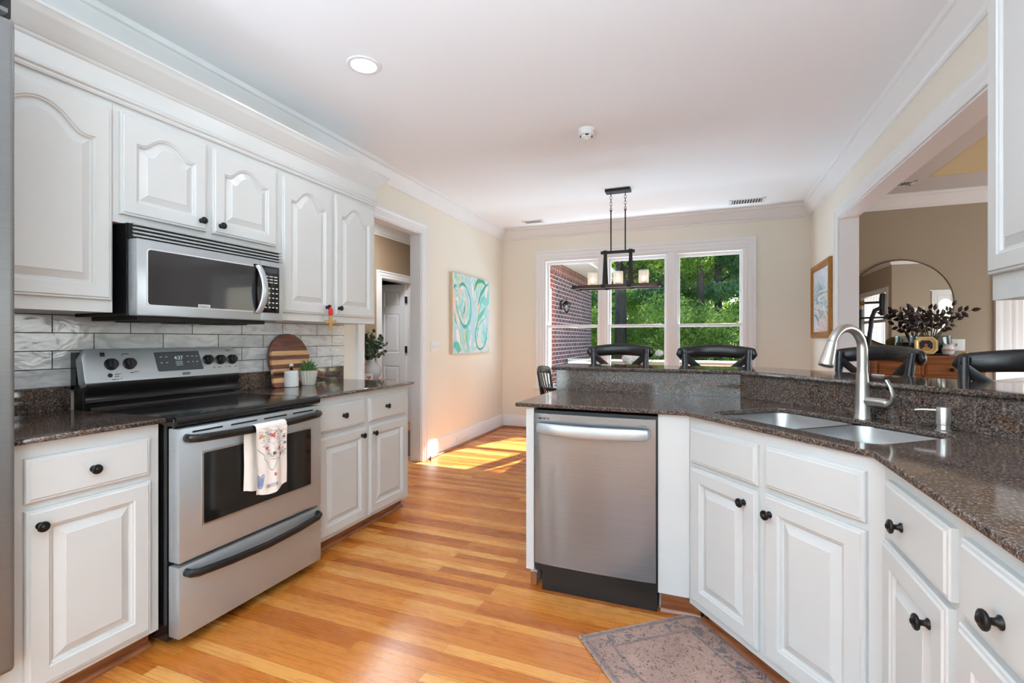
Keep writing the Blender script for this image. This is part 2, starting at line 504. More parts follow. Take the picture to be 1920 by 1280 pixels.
# ------------------------------------------------------------------ geometry helpers
class B:
    def __init__(s):
        s.bm = bmesh.new()
        s.m = Matrix.Identity(4)

    def _merge(s, t, mi):
        for f in t.faces:
            f.material_index = mi
        t.transform(s.m)
        me = bpy.data.meshes.new('tmp')
        t.to_mesh(me)
        s.bm.from_mesh(me)
        bpy.data.meshes.remove(me)
        t.free()
        return s

    def box(s, x0, x1, y0, y1, z0, z1, mi=0, bev=0.0, seg=2):
        t = bmesh.new()
        bmesh.ops.create_cube(t, size=1)
        for v in t.verts:
            v.co = Vector(((x0 + x1) / 2 + v.co.x * (x1 - x0), (y0 + y1) / 2 + v.co.y * (y1 - y0), (z0 + z1) / 2 + v.co.z * (z1 - z0)))
        if bev:
            bev = min(bev, abs(x1 - x0) * .49, abs(y1 - y0) * .49, abs(z1 - z0) * .49)
            bmesh.ops.bevel(t, geom=t.edges[:], offset=bev, segments=seg, affect='EDGES', profile=0.6)
        return s._merge(t, mi)

    def prism(s, pts, a0, a1, axis='Z', mi=0, bev=0.0, seg=2):
        """pts: 2D outline; axis Z: (x,y), X: (y,z), Y: (x,z)"""
        t = bmesh.new()

        def P(p, a):
            return {'Z': (p[0], p[1], a), 'X': (a, p[0], p[1]), 'Y': (p[0], a, p[1])}[axis]
        lo = [t.verts.new(P(p, a0)) for p in pts]
        hi = [t.verts.new(P(p, a1)) for p in pts]
        n = len(pts)
        t.faces.new(lo)
        t.faces.new(hi[::-1])
        for i in range(n):
            t.faces.new((lo[i], hi[i], hi[(i + 1) % n], lo[(i + 1) % n]))
        bmesh.ops.recalc_face_normals(t, faces=t.faces[:])
        if bev:
            ed = [e for e in t.edges if any(len(f.verts) == n and n > 4 for f in e.link_faces)] if n > 4 else t.edges[:]
            bmesh.ops.bevel(t, geom=ed, offset=bev, segments=seg, affect='EDGES', profile=0.6)
        return s._merge(t, mi)

    def tube(s, pts, r, seg=10, mi=0, closed=False, squash=None, up=None):
        """tube along 3D points; r: number or list; squash=(a,b) elliptical factors"""
        t = bmesh.new()
        pts = [Vector(p) for p in pts]
        n = len(pts)
        rr = r if isinstance(r, (list, tuple)) else [r] * n
        rings = []
        prev = None
        for i, p in enumerate(pts):
            if closed:
                d = pts[(i + 1) % n] - pts[i - 1]
            else:
                d = pts[min(i + 1, n - 1)] - pts[max(i - 1, 0)]
            d.normalize()
            ref = Vector(up) if up else (prev if prev else (Vector((0, 0, 1)) if abs(d.z) < 0.9 else Vector((1, 0, 0))))
            u = d.cross(ref)
            if u.length < 1e-4:
                u = d.cross(Vector((0.3, 1, 0.2)))
            u.normalize()
            w = u.cross(d).normalized()
            prev = w
            a, b = squash or (1, 1)
            rings.append([t.verts.new(p + u * math.cos(q) * rr[i] * a + w * math.sin(q) * rr[i] * b) for q in [2 * PI * k / seg for k in range(seg)]])
        m = n if closed else n - 1
        for i in range(m):
            A, Bq = rings[i], rings[(i + 1) % n]
            for k in range(seg):
                t.faces.new((A[k], A[(k + 1) % seg], Bq[(k + 1) % seg], Bq[k]))
        if not closed:
            t.faces.new(rings[0][::-1])
            t.faces.new(rings[-1])
        bmesh.ops.recalc_face_normals(t, faces=t.faces[:])
        return s._merge(t, mi)

    def lathe(s, prof, origin=(0, 0, 0), axis=(0, 0, 1), seg=24, mi=0):
        """prof: list of (r, h)"""
        t = bmesh.new()
        rings = []
        for r, h in prof:
            if r < 1e-6:
                rings.append([t.verts.new((0, 0, h))])
            else:
                rings.append([t.verts.new((r * math.cos(2 * PI * k / seg), r * math.sin(2 * PI * k / seg), h)) for k in range(seg)])
        for a, b in zip(rings, rings[1:]):
            for k in range(seg):
                k2 = (k + 1) % seg
                if len(a) == 1 and len(b) == 1:
                    continue
                if len(a) == 1:
                    t.faces.new((a[0], b[k], b[k2]))
                elif len(b) == 1:
                    t.faces.new((a[k], a[k2], b[0]))
                else:
                    t.faces.new((a[k], a[k2], b[k2], b[k]))
        q = Vector((0, 0, 1)).rotation_difference(Vector(axis).normalized())
        t.transform(Matrix.Translation(origin) @ q.to_matrix().to_4x4())
        bmesh.ops.recalc_face_normals(t, faces=t.faces[:])
        return s._merge(t, mi)

    def sweep(s, path, N, prof, mi=0, closed=False, flip=False):
        """profile (a,b): a in-plane offset to the left of the path (about N), b along N; mitred"""
        t = bmesh.new()
        N = Vector(N).normalized()
        path = [Vector(p) for p in path]
        n = len(path)
        rings = []
        for i, p in enumerate(path):
            if closed:
                d0 = (p - path[i - 1]).normalized()
                d1 = (path[(i + 1) % n] - p).normalized()
            else:
                d0 = (p - path[i - 1]).normalized() if i > 0 else None
                d1 = (path[i + 1] - p).normalized() if i < n - 1 else None
                d0 = d0 or d1
                d1 = d1 or d0
            n0 = N.cross(d0)
            n1 = N.cross(d1)
            m_ = (n0 + n1).normalized()
            k = 1 / max(0.2, m_.dot(n0))
            if flip:
                m_ = -m_
            rings.append([t.verts.new(p + m_ * k * a + N * b) for a, b in prof])
        q = len(prof)
        m = n if closed else n - 1
        for i in range(m):
            A, Bq = rings[i], rings[(i + 1) % n]
            for k in range(q):
                t.faces.new((A[k], A[(k + 1) % q], Bq[(k + 1) % q], Bq[k]))
        if not closed:
            t.faces.new(rings[0])
            t.faces.new(rings[-1][::-1])
        bmesh.ops.recalc_face_normals(t, faces=t.faces[:])
        return s._merge(t, mi)

    def poly(s, pts, mi=0):
        t = bmesh.new()
        t.faces.new([t.verts.new(p) for p in pts])
        return s._merge(t, mi)

    def ball(s, c, r, mi=0, sc=(1, 1, 1), sub=2):
        t = bmesh.new()
        bmesh.ops.create_icosphere(t, subdivisions=sub, radius=r)
        for v in t.verts:
            v.co = Vector((v.co.x * sc[0] + c[0], v.co.y * sc[1] + c[1], v.co.z * sc[2] + c[2]))
        return s._merge(t, mi)

    def ribbon(s, pts, w, frame, mi=0, lift=0.0):
        """flat brush stroke: pts 2D (catmull-rom), w width or (w0,wmid,w1), frame(s,t,lift)->3D"""
        P = [Vector((a, b)) for a, b in pts]
        P = [P[0] * 2 - P[1]] + P + [P[-1] * 2 - P[-2]]
        out = []
        for i in range(1, len(P) - 2):
            for k in range(8):
                u = k / 8
                a, b, c, d = P[i - 1:i + 3]
                out.append(0.5 * ((2 * b) + (c - a) * u + (2 * a - 5 * b + 4 * c - d) * u * u + (3 * b - a - 3 * c + d) * u ** 3))
        out.append(P[-2])
        n = len(out)
        t = bmesh.new()
        L, Rr = [], []
        for i, p in enumerate(out):
            d = (out[min(i + 1, n - 1)] - out[max(i - 1, 0)])
            d = d.normalized() if d.length > 1e-9 else Vector((1, 0))
            nn = Vector((-d.y, d.x))
            f = i / (n - 1)
            if isinstance(w, (tuple, list)):
                ww = (w[0] * (1 - 2 * f) + w[1] * 2 * f) if f < 0.5 else (w[1] * (2 - 2 * f) + w[2] * (2 * f - 1))
            else:
                ww = w
            L.append(t.verts.new(frame(*(p + nn * ww / 2), lift)))
            Rr.append(t.verts.new(frame(*(p - nn * ww / 2), lift)))
        for i in range(n - 1):
            t.faces.new((L[i], Rr[i], Rr[i + 1], L[i + 1]))
        return s._merge(t, mi)

    def obj(s, name, mats, parent=None, angle=38, smooth=True, loc=None):
        me = bpy.data.meshes.new(name)
        bmesh.ops.remove_doubles(s.bm, verts=s.bm.verts[:], dist=1e-6)
        s.bm.to_mesh(me)
        s.bm.free()
        for m in (mats if isinstance(mats, (list, tuple)) else [mats]):
            me.materials.append(m)
        if smooth:
            for p in me.polygons:
                p.use_smooth = True
            me.set_sharp_from_angle(angle=R(angle))
        o = bpy.data.objects.new(name, me)
        C.objects.link(o)
        if parent:
            o.parent = parent
        if loc:
            o.location = loc
        return o


def thing(name, label, cat, loc=(0, 0, 0), rz=0.0, group=None):
    o = bpy.data.objects.new(name, None)
    o.empty_display_size = 0.05
    C.objects.link(o)
    o.location = loc
    o.rotation_euler = (0, 0, rz)
    return tag(o, label, cat, group)


def tag(o, label, cat, group=None, kind=None):
    o['label'] = label
    o['category'] = cat
    if group:
        o['group'] = group
    if kind:
        o['kind'] = kind
    return o


def struct(b, name, m, label=None, parent=None, **k):
    o = b.obj(name, m, parent, **k)
    if not parent:
        o['kind'] = 'structure'
    if label:
        o['label'] = label
    return o


def dup(root, loc=None, rz=None, label=None):
    c = root.copy()
    C.objects.link(c)
    if loc is not None:
        c.location = loc
    if rz is not None:
        c.rotation_euler = (0, 0, rz)
    if label:
        c['label'] = label
    for ch in list(root.children):
        k = ch.copy()
        C.objects.link(k)
        k.parent = c
        for g in list(ch.children):
            q = g.copy()
            C.objects.link(q)
            q.parent = k
    return c


def text_part(name, s, size, m, parent, loc, rot, extrude=0.0004, align='CENTER', squeeze=1.0):
    cu = bpy.data.curves.new(name, 'FONT')
    cu.body = s
    cu.size = size
    cu.extrude = extrude
    cu.align_x = align
    cu.align_y = 'CENTER'
    t = bpy.data.objects.new(name, cu)
    C.objects.link(t)
    dg = bpy.context.evaluated_depsgraph_get()
    me = bpy.data.meshes.new_from_object(t.evaluated_get(dg))
    bpy.data.objects.remove(t)
    me.materials.clear()
    me.materials.append(m)
    o = bpy.data.objects.new(name, me)
    C.objects.link(o)
    o.parent = parent
    o.location = loc
    o.rotation_euler = rot
    o.scale = (squeeze, 1, 1)
    return o


def slab2d(name, outer, holes, z0, z1, m, parent=None, bev=0.004):
    """flat slab with rounded edges, holes allowed"""
    cu = bpy.data.curves.new(name, 'CURVE')
    cu.dimensions = '2D'
    cu.fill_mode = 'BOTH'
    cu.extrude = (z1 - z0) / 2 - bev
    cu.bevel_depth = bev
    cu.bevel_resolution = 2
    cu.offset = -bev
    for ring in [outer] + list(holes):
        sp = cu.splines.new('POLY')
        sp.points.add(len(ring) - 1)
        for p, q in zip(sp.points, ring):
            p.co = (q[0], q[1], 0, 1)
        sp.use_cyclic_u = True
    t = bpy.data.objects.new(name, cu)
    C.objects.link(t)
    dg = bpy.context.evaluated_depsgraph_get()
    me = bpy.data.meshes.new_from_object(t.evaluated_get(dg))
    bpy.data.objects.remove(t)
    me.materials.clear()
    me.materials.append(m)
    for v in me.vertices:
        v.co.z += (z0 + z1) / 2
    o = bpy.data.objects.new(name, me)
    C.objects.link(o)
    o.parent = parent
    return o


def rrect(x0, x1, y0, y1, r, n=6):
    out = []
    for cx, cy_, a0 in ((x1 - r, y0 + r, -90), (x1 - r, y1 - r, 0), (x0 + r, y1 - r, 90), (x0 + r, y0 + r, 180)):
        for k in range(n + 1):
            a = R(a0 + 90 * k / n)
            out.append((cx + r * math.cos(a), cy_ + r * math.sin(a)))
    return out


# ------------------------------------------------------------------ dimensions
XL, XR, XR2 = -2.62, 1.122, 1.252      # left wall, partition to the next room (two faces)
YF = 6.275                             # far wall
H = 2.74
WL = XL - 0.115                        # hall side of the left wall

CROWN = [(0, -.142), (.010, -.142), (.014, -.126), (.024, -.120), (.030, -.108), (.052, -.070), (.074, -.046), (.080, -.034), (.094, -.028), (.098, -.012), (.098, 0), (0, 0)]
BASE = [(0, 0), (.016, 0), (.016, .135), (.011, .150), (.009, .168), (0, .172)]
SHOE = [(.0, 0), (.030, 0), (.029, .008), (.024, .016), (.016, .019), (0, .019)]
CASING = [(0, 0), (0, .012), (.008, .017), (.020, .017), (.026, .013), (.034, .018), (.060, .021), (.070, .019), (.078, .026), (.098, .027), (.100, 0)]

# ------------------------------------------------------------------ structure
b = B()
b.box(-6.2, 6.0, -3.3, 9.0, -0.12, 0.0)
struct(b, 'floor', M_FLOOR, smooth=False)

b = B()
b.box(-4.3, XR2 - 0.02, -3.3, YF + .1, H, H + .12)
struct(b, 'ceiling', M_CEIL, smooth=False)
# next room ceiling with a raised tray
b = B()
TX0, TX1, TY0, TY1 = 1.955, 5.0, 2.4, 5.655
b.box(XR2 - 0.02, TX0, -3.3, YF + .1, H, H + .12)
b.box(TX1, 6.0, -3.3, YF + .1, H, H + .12)
b.box(TX0, TX1, -3.3, TY0, H, H + .12)
b.box(TX0, TX1, TY1, YF + .1, H, H + .12)
b.box(TX0 - .1, TX1 + .1, TY0 - .1, TY1 + .1, 3.20, 3.3)
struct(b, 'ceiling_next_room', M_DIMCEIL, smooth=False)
b = B()
b.box(TX0, TX0 + .02, TY0 + .02, TY1 - .02, H + .001, 3.199)
b.box(TX1 - .02, TX1, TY0 + .02, TY1 - .02, H + .001, 3.199)
b.box(TX0, TX1, TY0 - .0, TY0 + .02, H + .001, 3.199)
b.box(TX0, TX1, TY1 - .02, TY1 + .0, H + .001, 3.199)
struct(b, 'trim_tray_riser', mat('tray_riser_paint', rgb(206, 186, 150), 0.8, noise=0.02), smooth=False)
b = B()
b.sweep([(TX0, TY0, 3.2), (TX1, TY0, 3.2), (TX1, TY1, 3.2), (TX0, TY1, 3.2)], (0, 0, 1), [(a * .8, c * .8) for a, c in CROWN], closed=True)
struct(b, 'trim_tray_crown', M_TRIM)

# left wall, doorway Y 3.27-4.17
DY0, DY1, DZ = 3.27, 4.17, 2.29
b = B()
b.box(WL, XL, -3.3, DY0, 0, H)
b.box(WL, XL, DY1, YF, 0, H)
b.box(WL, XL, DY0, DY1, DZ, H)
struct(b, 'wall_left', M_WALL, smooth=False)
b = B()
b.box(WL - .001, XL + .001, DY0, DY0 + .02, 0, DZ)
b.box(WL - .001, XL + .001, DY1 - .02, DY1, 0, DZ)
b.box(WL - .001, XL + .001, DY0, DY1, DZ - .02, DZ)
b.sweep([(XL, DY0 + .01, 0), (XL, DY0 + .01, DZ - .01), (XL, DY1 - .01, DZ - .01), (XL, DY1 - .01, 0)], (1, 0, 0), CASING)
b.sweep([(WL, DY0 + .01, 0), (WL, DY0 + .01, DZ - .01), (WL, DY1 - .01, DZ - .01), (WL, DY1 - .01, 0)], (-1, 0, 0), CASING, flip=True)
struct(b, 'trim_left_doorway', M_TRIM)
b = B()
b.sweep([(XL, DY1 + .09, 0), (XL, YF, 0), (XR, YF, 0), (XR, 5.17, 0)], (0, 0, 1), BASE, flip=True)
struct(b, 'baseboard_left', M_TRIM)
b = B()
b.sweep([(XL + .016, DY1 + .09, 0), (XL + .016, YF - .016, 0), (XR - .016, YF - .016, 0), (XR - .016, 5.17, 0)], (0, 0, 1), SHOE, flip=True)
struct(b, 'trim_shoe_moulding', M_SHOE)
b = B()
b.sweep([(XL, -3.2, H), (XL, YF, H), (XR, YF, H), (XR, -3.2, H)], (0, 0, 1), CROWN, flip=True)
struct(b, 'trim_crown_kitchen', M_TRIM)

# far wall with window openings
WX0, WX1, WZ0, WZ1 = -2.01, 0.46, 0.55, 2.30
b = B()
b.box(-2.9, WX0, YF, YF + .16, 0, 3.3)
b.box(WX1, 2.86, YF, YF + .16, 0, 3.3)
b.box(3.9, 6.0, YF, YF + .16, 0, 3.3)
b.box(2.86, 3.9, YF, YF + .16, 0, .5)
b.box(2.86, 3.9, YF, YF + .16, 2.2, 3.3)
b.box(WX0, WX1, YF, YF + .16, 0, WZ0)
b.box(WX0, WX1, YF, YF + .16, WZ1, 3.3)
struct(b, 'wall_far', M_WALL, smooth=False)
# taupe skin of the next room side (painted face)
b = B()
b.box(XR2, 2.86, YF - .004, YF, 0, H)
b.box(3.9, 5.6, YF - .004, YF, 0, H)
b.box(2.86, 3.9, YF - .004, YF, 2.2, H)
b.box(2.86, 3.9, YF - .004, YF, 0, .5)
struct(b, 'wall_next_room', M_TAUPE, smooth=False)

# partition with the wide cased opening
OY0, OY1, OZ = 2.03, 5.05, 2.305
b = B()
b.box(XR, XR2 - .03, -3.3, OY0, 0, H)
b.box(XR, XR2 - .03, OY1, YF, 0, H)
b.box(XR, XR2 - .03, OY0, OY1, OZ, H)
struct(b, 'wall_right', M_WALL, smooth=False)
b = B()
b.box(XR2 - .03, XR2, -3.3, OY0, 0, H)
b.box(XR2 - .03, XR2, OY1, YF, 0, H)
b.box(XR2 - .03, XR2, OY0, OY1, OZ, H)
struct(b, 'wall_partition', M_TAUPE, smooth=False)
b = B()
b.box(XR - .001, XR2 + .001, OY0, OY0 + .02, 0, OZ)
b.box(XR - .001, XR2 + .001, OY1 - .02, OY1, 0, OZ)
b.box(XR - .001, XR2 + .001, OY0, OY1, OZ - .02, OZ)
b.sweep([(XR, OY1 - .01, 0), (XR, OY1 - .01, OZ - .01), (XR, OY0 + .01, OZ - .01), (XR, OY0 + .01, 0)], (-1, 0, 0), CASING)
b.sweep([(XR2, OY1 - .01, 0), (XR2, OY1 - .01, OZ - .01), (XR2, OY0 + .01, OZ - .01), (XR2, OY0 + .01, 0)], (1, 0, 0), CASING, flip=True)
struct(b, 'trim_right_opening', M_TRIM)
# next room: crown, east wall with windows, near wall, side wall
b = B()
b.sweep([(XR2, -3.2, H), (XR2, YF - .004, H), (5.5, YF - .004, H), (5.5, 1.6, H), (3.25, 1.6, H), (3.25, -3.2, H)], (0, 0, 1), CROWN, flip=True)
struct(b, 'trim_crown_next_room', M_TRIM)
b = B()
b.box(5.5, 5.62, 1.5, 2.4, 0, H)
b.box(5.5, 5.62, 5.4, YF, 0, H)
b.box(5.5, 5.62, 2.4, 5.4, 0, .6)
b.box(5.5, 5.62, 2.4, 5.4, 2.25, H)
b.box(5.5, 5.62, 3.80, 4.0, .6, 2.25)
struct(b, 'wall_east', M_TAUPE, smooth=False)
b = B()
b.box(3.25, 3.83, 1.48, 1.6, 0, H)
b.box(4.30, 5.6, 1.48, 1.6, 0, H)
b.box(3.83, 4.30, 1.48, 1.6, 2.12, H)
b.box(3.25, 3.37, -3.3, -.15, 0, H)
b.box(3.25, 3.37, 1.35, 1.48, 0, H)
b.box(3.25, 3.37, -.15, 1.35, 0, 1.05)
b.box(3.25, 3.37, -.15, 1.35, 2.12, H)
struct(b, 'wall_near', M_TAUPE, smooth=False)
b = B()
b.sweep([(3.25, 1.34, 1.06), (3.25, 1.34, 2.11), (3.25, -.14, 2.11), (3.25, -.14, 1.06)], (-1, 0, 0), CASING, closed=True)
for k in range(15):
    y = -.12 + k * .1
    b.box(3.27, 3.30, y, y + .03, 1.07, 2.10)
b.box(3.27, 3.30, -.14, 1.34, 1.55, 1.61)
struct(b, 'window_3', M_TRIM)
b = B()
b.sweep([(3.84, 1.6, 0), (3.84, 1.6, 2.11), (4.29, 1.6, 2.11), (4.29, 1.6, 0)], (0, 1, 0), CASING)
b.box(3.84, 3.93, 1.52, 1.56, 0, 2.1)
b.box(4.20, 4.29, 1.52, 1.56, 0, 2.1)
b.box(3.93, 4.20, 1.52, 1.56, 0, 1.0)
arch = [(3.93, 2.1), (3.93, 1.75)] + [(4.065 - .135 * math.cos(R(a)), 1.75 + .2 * math.sin(R(a))) for a in range(0, 181, 15)] + [(4.20, 1.75), (4.20, 2.1)]
b.prism(arch, 1.52, 1.56, 'Y')
door3 = struct(b, 'door_3', M_TRIM)
# back wall with windows
b = B()
b.box(-2.7, -1.0, -3.3, -3.18, 0, H)
b.box(.4, 3.3, -3.3, -3.18, 0, H)
b.box(-1.0, .4, -3.3, -3.18, 0, 1.05)
b.box(-1.0, .4, -3.3, -3.18, 2.10, H)
struct(b, 'wall_back', mat('dark_rear_wall_paint', rgb(84, 76, 68), 0.8, noise=0.05), smooth=False)
b = B()
for x in (-1.0, -.33, .34):
    b.box(x, x + .06, -3.22, -3.17, 1.05, 2.10)
for z in (1.03, 1.56, 2.06):
    b.box(-1.0, .4, -3.215, -3.175, z, z + .05)
struct(b, 'window_back', M_TRIM, smooth=False)

# hall beyond the left doorway
b = B()
HY0, HY1 = 5.36, 6.10
b.box(-4.1, -4.0, 2.0, HY0, 0, H)
b.box(-4.1, -4.0, HY1, 7.6, 0, H)
b.box(-4.1, -4.0, HY0, HY1, 2.05, H)
b.box(-4.1, WL, 1.9, 2.0, 0, H)
b.box(-4.1, -2.45, 7.5, 7.6, 0, H)
b.box(-2.75, WL, YF, 7.6, 0, H)
b.box(-6.1, -6.0, 4.0, 8.2, 0, H)
b.box(-6.1, -4.1, 8.1, 8.2, 0, H)
b.box(-6.1, -4.1, 4.0, 4.1, 0, H)
struct(b, 'wall_hall', M_HALLW, smooth=False)
b = B()
b.box(-6.1, WL, 1.9, 8.2, H + .001, H + .1)
struct(b, 'ceiling_hall', M_CEIL, smooth=False)
b = B()
b.sweep([(WL, 2.0, H), (-4.0, 2.0, H), (-4.0, 7.5, H)], (0, 0, 1), CROWN, flip=True)
b.sweep([(-4.0, HY0 + .01, 0), (-4.0, HY0 + .01, 2.04), (-4.0, HY1 - .01, 2.04), (-4.0, HY1 - .01, 0)], (1, 0, 0), CASING)
b.box(-4.1, -4.0, HY0, HY0 + .02, 0, 2.05)
b.box(-4.1, -4.0, HY1 - .02, HY1, 0, 2.05)
b.box(-4.1, -4.0, HY0, HY1, 2.03, 2.05)
struct(b, 'trim_hall_doorway', M_TRIM)

# ------------------------------------------------------------------ far windows
def window_unit(n, x0, x1, z0, z1, y=YF, mid=1.395, name=None):
    """double-hung unit in the far wall"""
    b = B()
    fw = .026
    b.box(x0, x0 + fw, y, y + .13, z0, z1)
    b.box(x1 - fw, x1, y, y + .13, z0, z1)
    b.box(x0 + fw, x1 - fw, y, y + .13, z1 - fw, z1)
    b.box(x0 + fw, x1 - fw, y, y + .13, z0, z0 + .035)
    r = struct(b, 'window_%d' % n, M_TRIM, smooth=False)
    for nm, ya, yb, za, zb in (('upper_sash', y + .080, y + .112, mid - .018, z1 - fw), ('lower_sash', y + .042, y + .074, z0 + .03, mid + .018)):
        b = B()
        a0, a1, st = x0 + fw - .002, x1 - fw + .002, .030
        b.box(a0, a0 + st, ya, yb, za, zb, bev=.003, seg=1)
        b.box(a1 - st, a1, ya, yb, za, zb, bev=.003, seg=1)
        b.box(a0 + st - .002, a1 - st + .002, ya, yb, zb - .036, zb, bev=.003, seg=1)
        b.box(a0 + st - .002, a1 - st + .002, ya, yb, za, za + .036, bev=.003, seg=1)
        s_ = b.obj(nm, M_TRIM, r)
        g = B()
        g.box(a0 + st - .004, a1 - st + .004, ya + .013, ya + .018, za + .032, zb - .032)
        g.obj('pane', M_GLASS, s_, smooth=False)
    return r


window_unit(1, -2.010, -1.235, WZ0, WZ1)
window_unit(2, -1.170, -0.395, WZ0, WZ1)
window_unit(4, -0.320, 0.460, WZ0, WZ1)
b = B()
b.box(-1.236, -1.169, YF - .012, YF + .13, WZ0, WZ1, bev=.004)
b.box(-.396, -.319, YF - .012, YF + .13, WZ0, WZ1, bev=.004)
b.sweep([(WX0, YF, WZ0 + .02), (WX0, YF, WZ1), (WX1, YF, WZ1), (WX1, YF, WZ0 + .02)], (0, -1, 0), [(a * 1.15, c) for a, c in CASING], flip=False)
b.box(WX0 - .14, WX1 + .14, YF - .05, YF + .02, WZ0 - .01, WZ0 + .02, bev=.005)
b.box(WX0 - .11, WX1 + .11, YF - .018, YF, WZ0 - .10, WZ0 - .01, bev=.004)
struct(b, 'trim_window_casing', M_TRIM)
# window of the next room beside the sideboard, wide flat casing and blinds
b = B()
b.sweep([(2.88, YF - .004, .46), (2.88, YF - .004, 2.2), (3.88, YF - .004, 2.2), (3.88, YF - .004, .46)], (0, -1, 0), [(a * 1.75, c) for a, c in CASING], closed=True)
b.box(2.86, 2.93, YF - .01, YF + .1, .5, 2.2)
b.box(3.84, 3.9, YF - .01, YF + .1, .5, 2.2)
b.box(2.86, 3.9, YF - .01, YF + .1, 2.15, 2.2)
w5 = struct(b, 'window_5', M_TRIM)
b = B()
for k in range(34):
    z = .52 + k * .048
    b.m = Matrix.Translation((3.385, YF + .03, z)) @ Matrix.Rotation(R(35), 4, 'X')
    b.box(-.46, .46, -.024, .024, -.0015, .0015)
b.obj('blind_slats', M_PLASTIC, w5, smooth=False)
for k, (ya, yb) in enumerate(((2.4, 3.8), (4.0, 5.4))):
    b = B()
    ym = (ya + yb) / 2
    b.box(5.50, 5.60, ya, ya + .06, .6, 2.25)
    b.box(5.50, 5.60, yb - .06, yb, .6, 2.25)
    b.box(5.50, 5.60, ya, yb, 2.19, 2.25)
    b.box(5.50, 5.60, ya, yb, .6, .66)
    b.box(5.52, 5.58, ya, yb, 1.40, 1.44)
    b.box(5.53, 5.57, ym - .012, ym + .012, .6, 2.25)
    struct(b, 'window_%d' % (6 + k), M_TRIM, smooth=False)

# ------------------------------------------------------------------ light plates, vents, lamps on walls and ceiling
def wall_plate(name, label, cat, loc, rz, gangs=1, kind='switch', w=None):
    w = w or (.07 + .046 * (gangs - 1))
    t = thing(name, label, cat, loc, rz)
    b = B()
    b.box(-w / 2, w / 2, -.006, 0, -.058, .058, bev=.002)
    b.obj('plate', M_PLASTIC, t)
    for k in range(gangs):
        x = (k - (gangs - 1) / 2) * .046
        b = B()
        if kind == 'switch':
            b.box(x - .005, x + .005, -.016, -.004, -.012, .012, bev=.002)
            b.obj('toggle', M_WHITE, t)
        else:
            b.box(x - .017, x + .017, -.009, -.005, -.034, .034, bev=.002)
            b.obj('socket_face', M_WHITE, t)
    return t


wall_plate('light_switch', 'white three-gang light switch plate between doorway and turquoise canvas', 'light switch', (XL + .0005, 4.425, 1.142), R(90), 3)
wall_plate('light_switch', 'small white switch plate on the wall beneath the gold-framed landscape', 'light switch', (XR - .0005, 5.50, 1.14), R(-90), 1)
wall_plate('light_switch', 'white plate with one toggle on the taupe wall right of the round mirror', 'light switch', (2.415, YF - .0045, 1.165), 0, 1, w=.125)


def ceiling_vent(label, x, y, w, d, n, z=H, dark=M_DARKPRINT):
    t = thing('ceiling_vent', label, 'air vent', (x, y, z))
    b = B()
    for q in ((-w / 2, w / 2, -d / 2, -d / 2 + .018), (-w / 2, w / 2, d / 2 - .018, d / 2), (-w / 2, -w / 2 + .03, -d / 2, d / 2), (w / 2 - .03, w / 2, -d / 2, d / 2)):
        b.box(*q, -.0035, 0, bev=.001, seg=1)
    b.obj('frame', M_TRIM, t)
    b = B()
    b.box(-w / 2 + .03, w / 2 - .03, -d / 2 + .018, d / 2 - .018, -.0015, 0)
    b.obj('duct_opening', dark, t)
    b = B()
    for k in range(n):
        xx = -w / 2 + .03 + (w - .06) * (k + .5) / n
        b.box(xx - .0035, xx + .0035, -d / 2 + .016, d / 2 - .016, -.0032, -.001)
    b.obj('louvre', M_TRIM, t, smooth=False)


ceiling_vent('small white ceiling register near the corner above the turquoise canvas', -2.04, 5.92, .28, .16, 9)
ceiling_vent('white ceiling register with dark slots above the right-hand window', .45, 5.90, .36, .20, 11)
ceiling_vent('grey ceiling register in the dim next room, seen under the opening head', 1.76, 5.80, .30, .16, 8)

b = B()
t = thing('smoke_detector', 'round white smoke detector on the ceiling between the lit downlight and pendant', 'smoke detector', (-.786, 3.455, H))
b.lathe([(0, 0), (.060, 0), (.060, -.010), (.056, -.012), (.056, -.040), (.050, -.046), (0, -.046)], seg=32)
b.obj('housing', M_PLASTIC, t)
b = B()
b.lathe([(0, -.046), (.040, -.046), (.034, -.060), (.020, -.064), (.018, -.070), (0, -.072)], seg=28)
b.obj('sensor_cap', M_WHITE, t)
for k in range(4):
    b = B()
    b.m = Matrix.Rotation(R(90 * k + 20), 4, 'Z')
    b.box(.0375, .044, -.012, .012, -.055, -.047)
    b.obj('sensor_slot', M_DARKPRINT, t, smooth=False)


def downlight(x, y, label, first=None):
    t = thing('recessed_light', label, 'ceiling light', (x, y, H), group='recessed ceiling lights')
    b = B()
    b.lathe([(.066, -.001), (.090, -.001), (.092, -.004), (.088, -.008), (.070, -.009), (.064, -.002), (.060, .0)], seg=40)
    b.obj('trim_ring', M_TRIM, t)
    b = B()
    b.lathe([(0, -.0035), (.066, -.0035), (.066, -.0015), (0, -.0015)], seg=36)
    b.obj('lamp_lens', M_LAMPGLOW, t)
    return t


dl = downlight(-1.742, 2.183, 'lit round recessed light in the ceiling nearest the upper cabinets')
for x, y in ((-.1, 1.1), (-1.74, .3), (-.2, -.9), (-1.74, -1.5)):
    dup(dl, (x, y, H), label='lit round recessed light in the ceiling behind the viewpoint')
for k, (x, y) in enumerate(((-1.742, 2.183), (-.1, 1.1), (-1.74, .3), (-.2, -.9), (-1.74, -1.5))):
    lamp('recessed_light_bulb', 'AREA', (x, y, H - .012), (0, 0, -1), 1.5, (.86, .93, 1), (.12, .12), 'DISK')

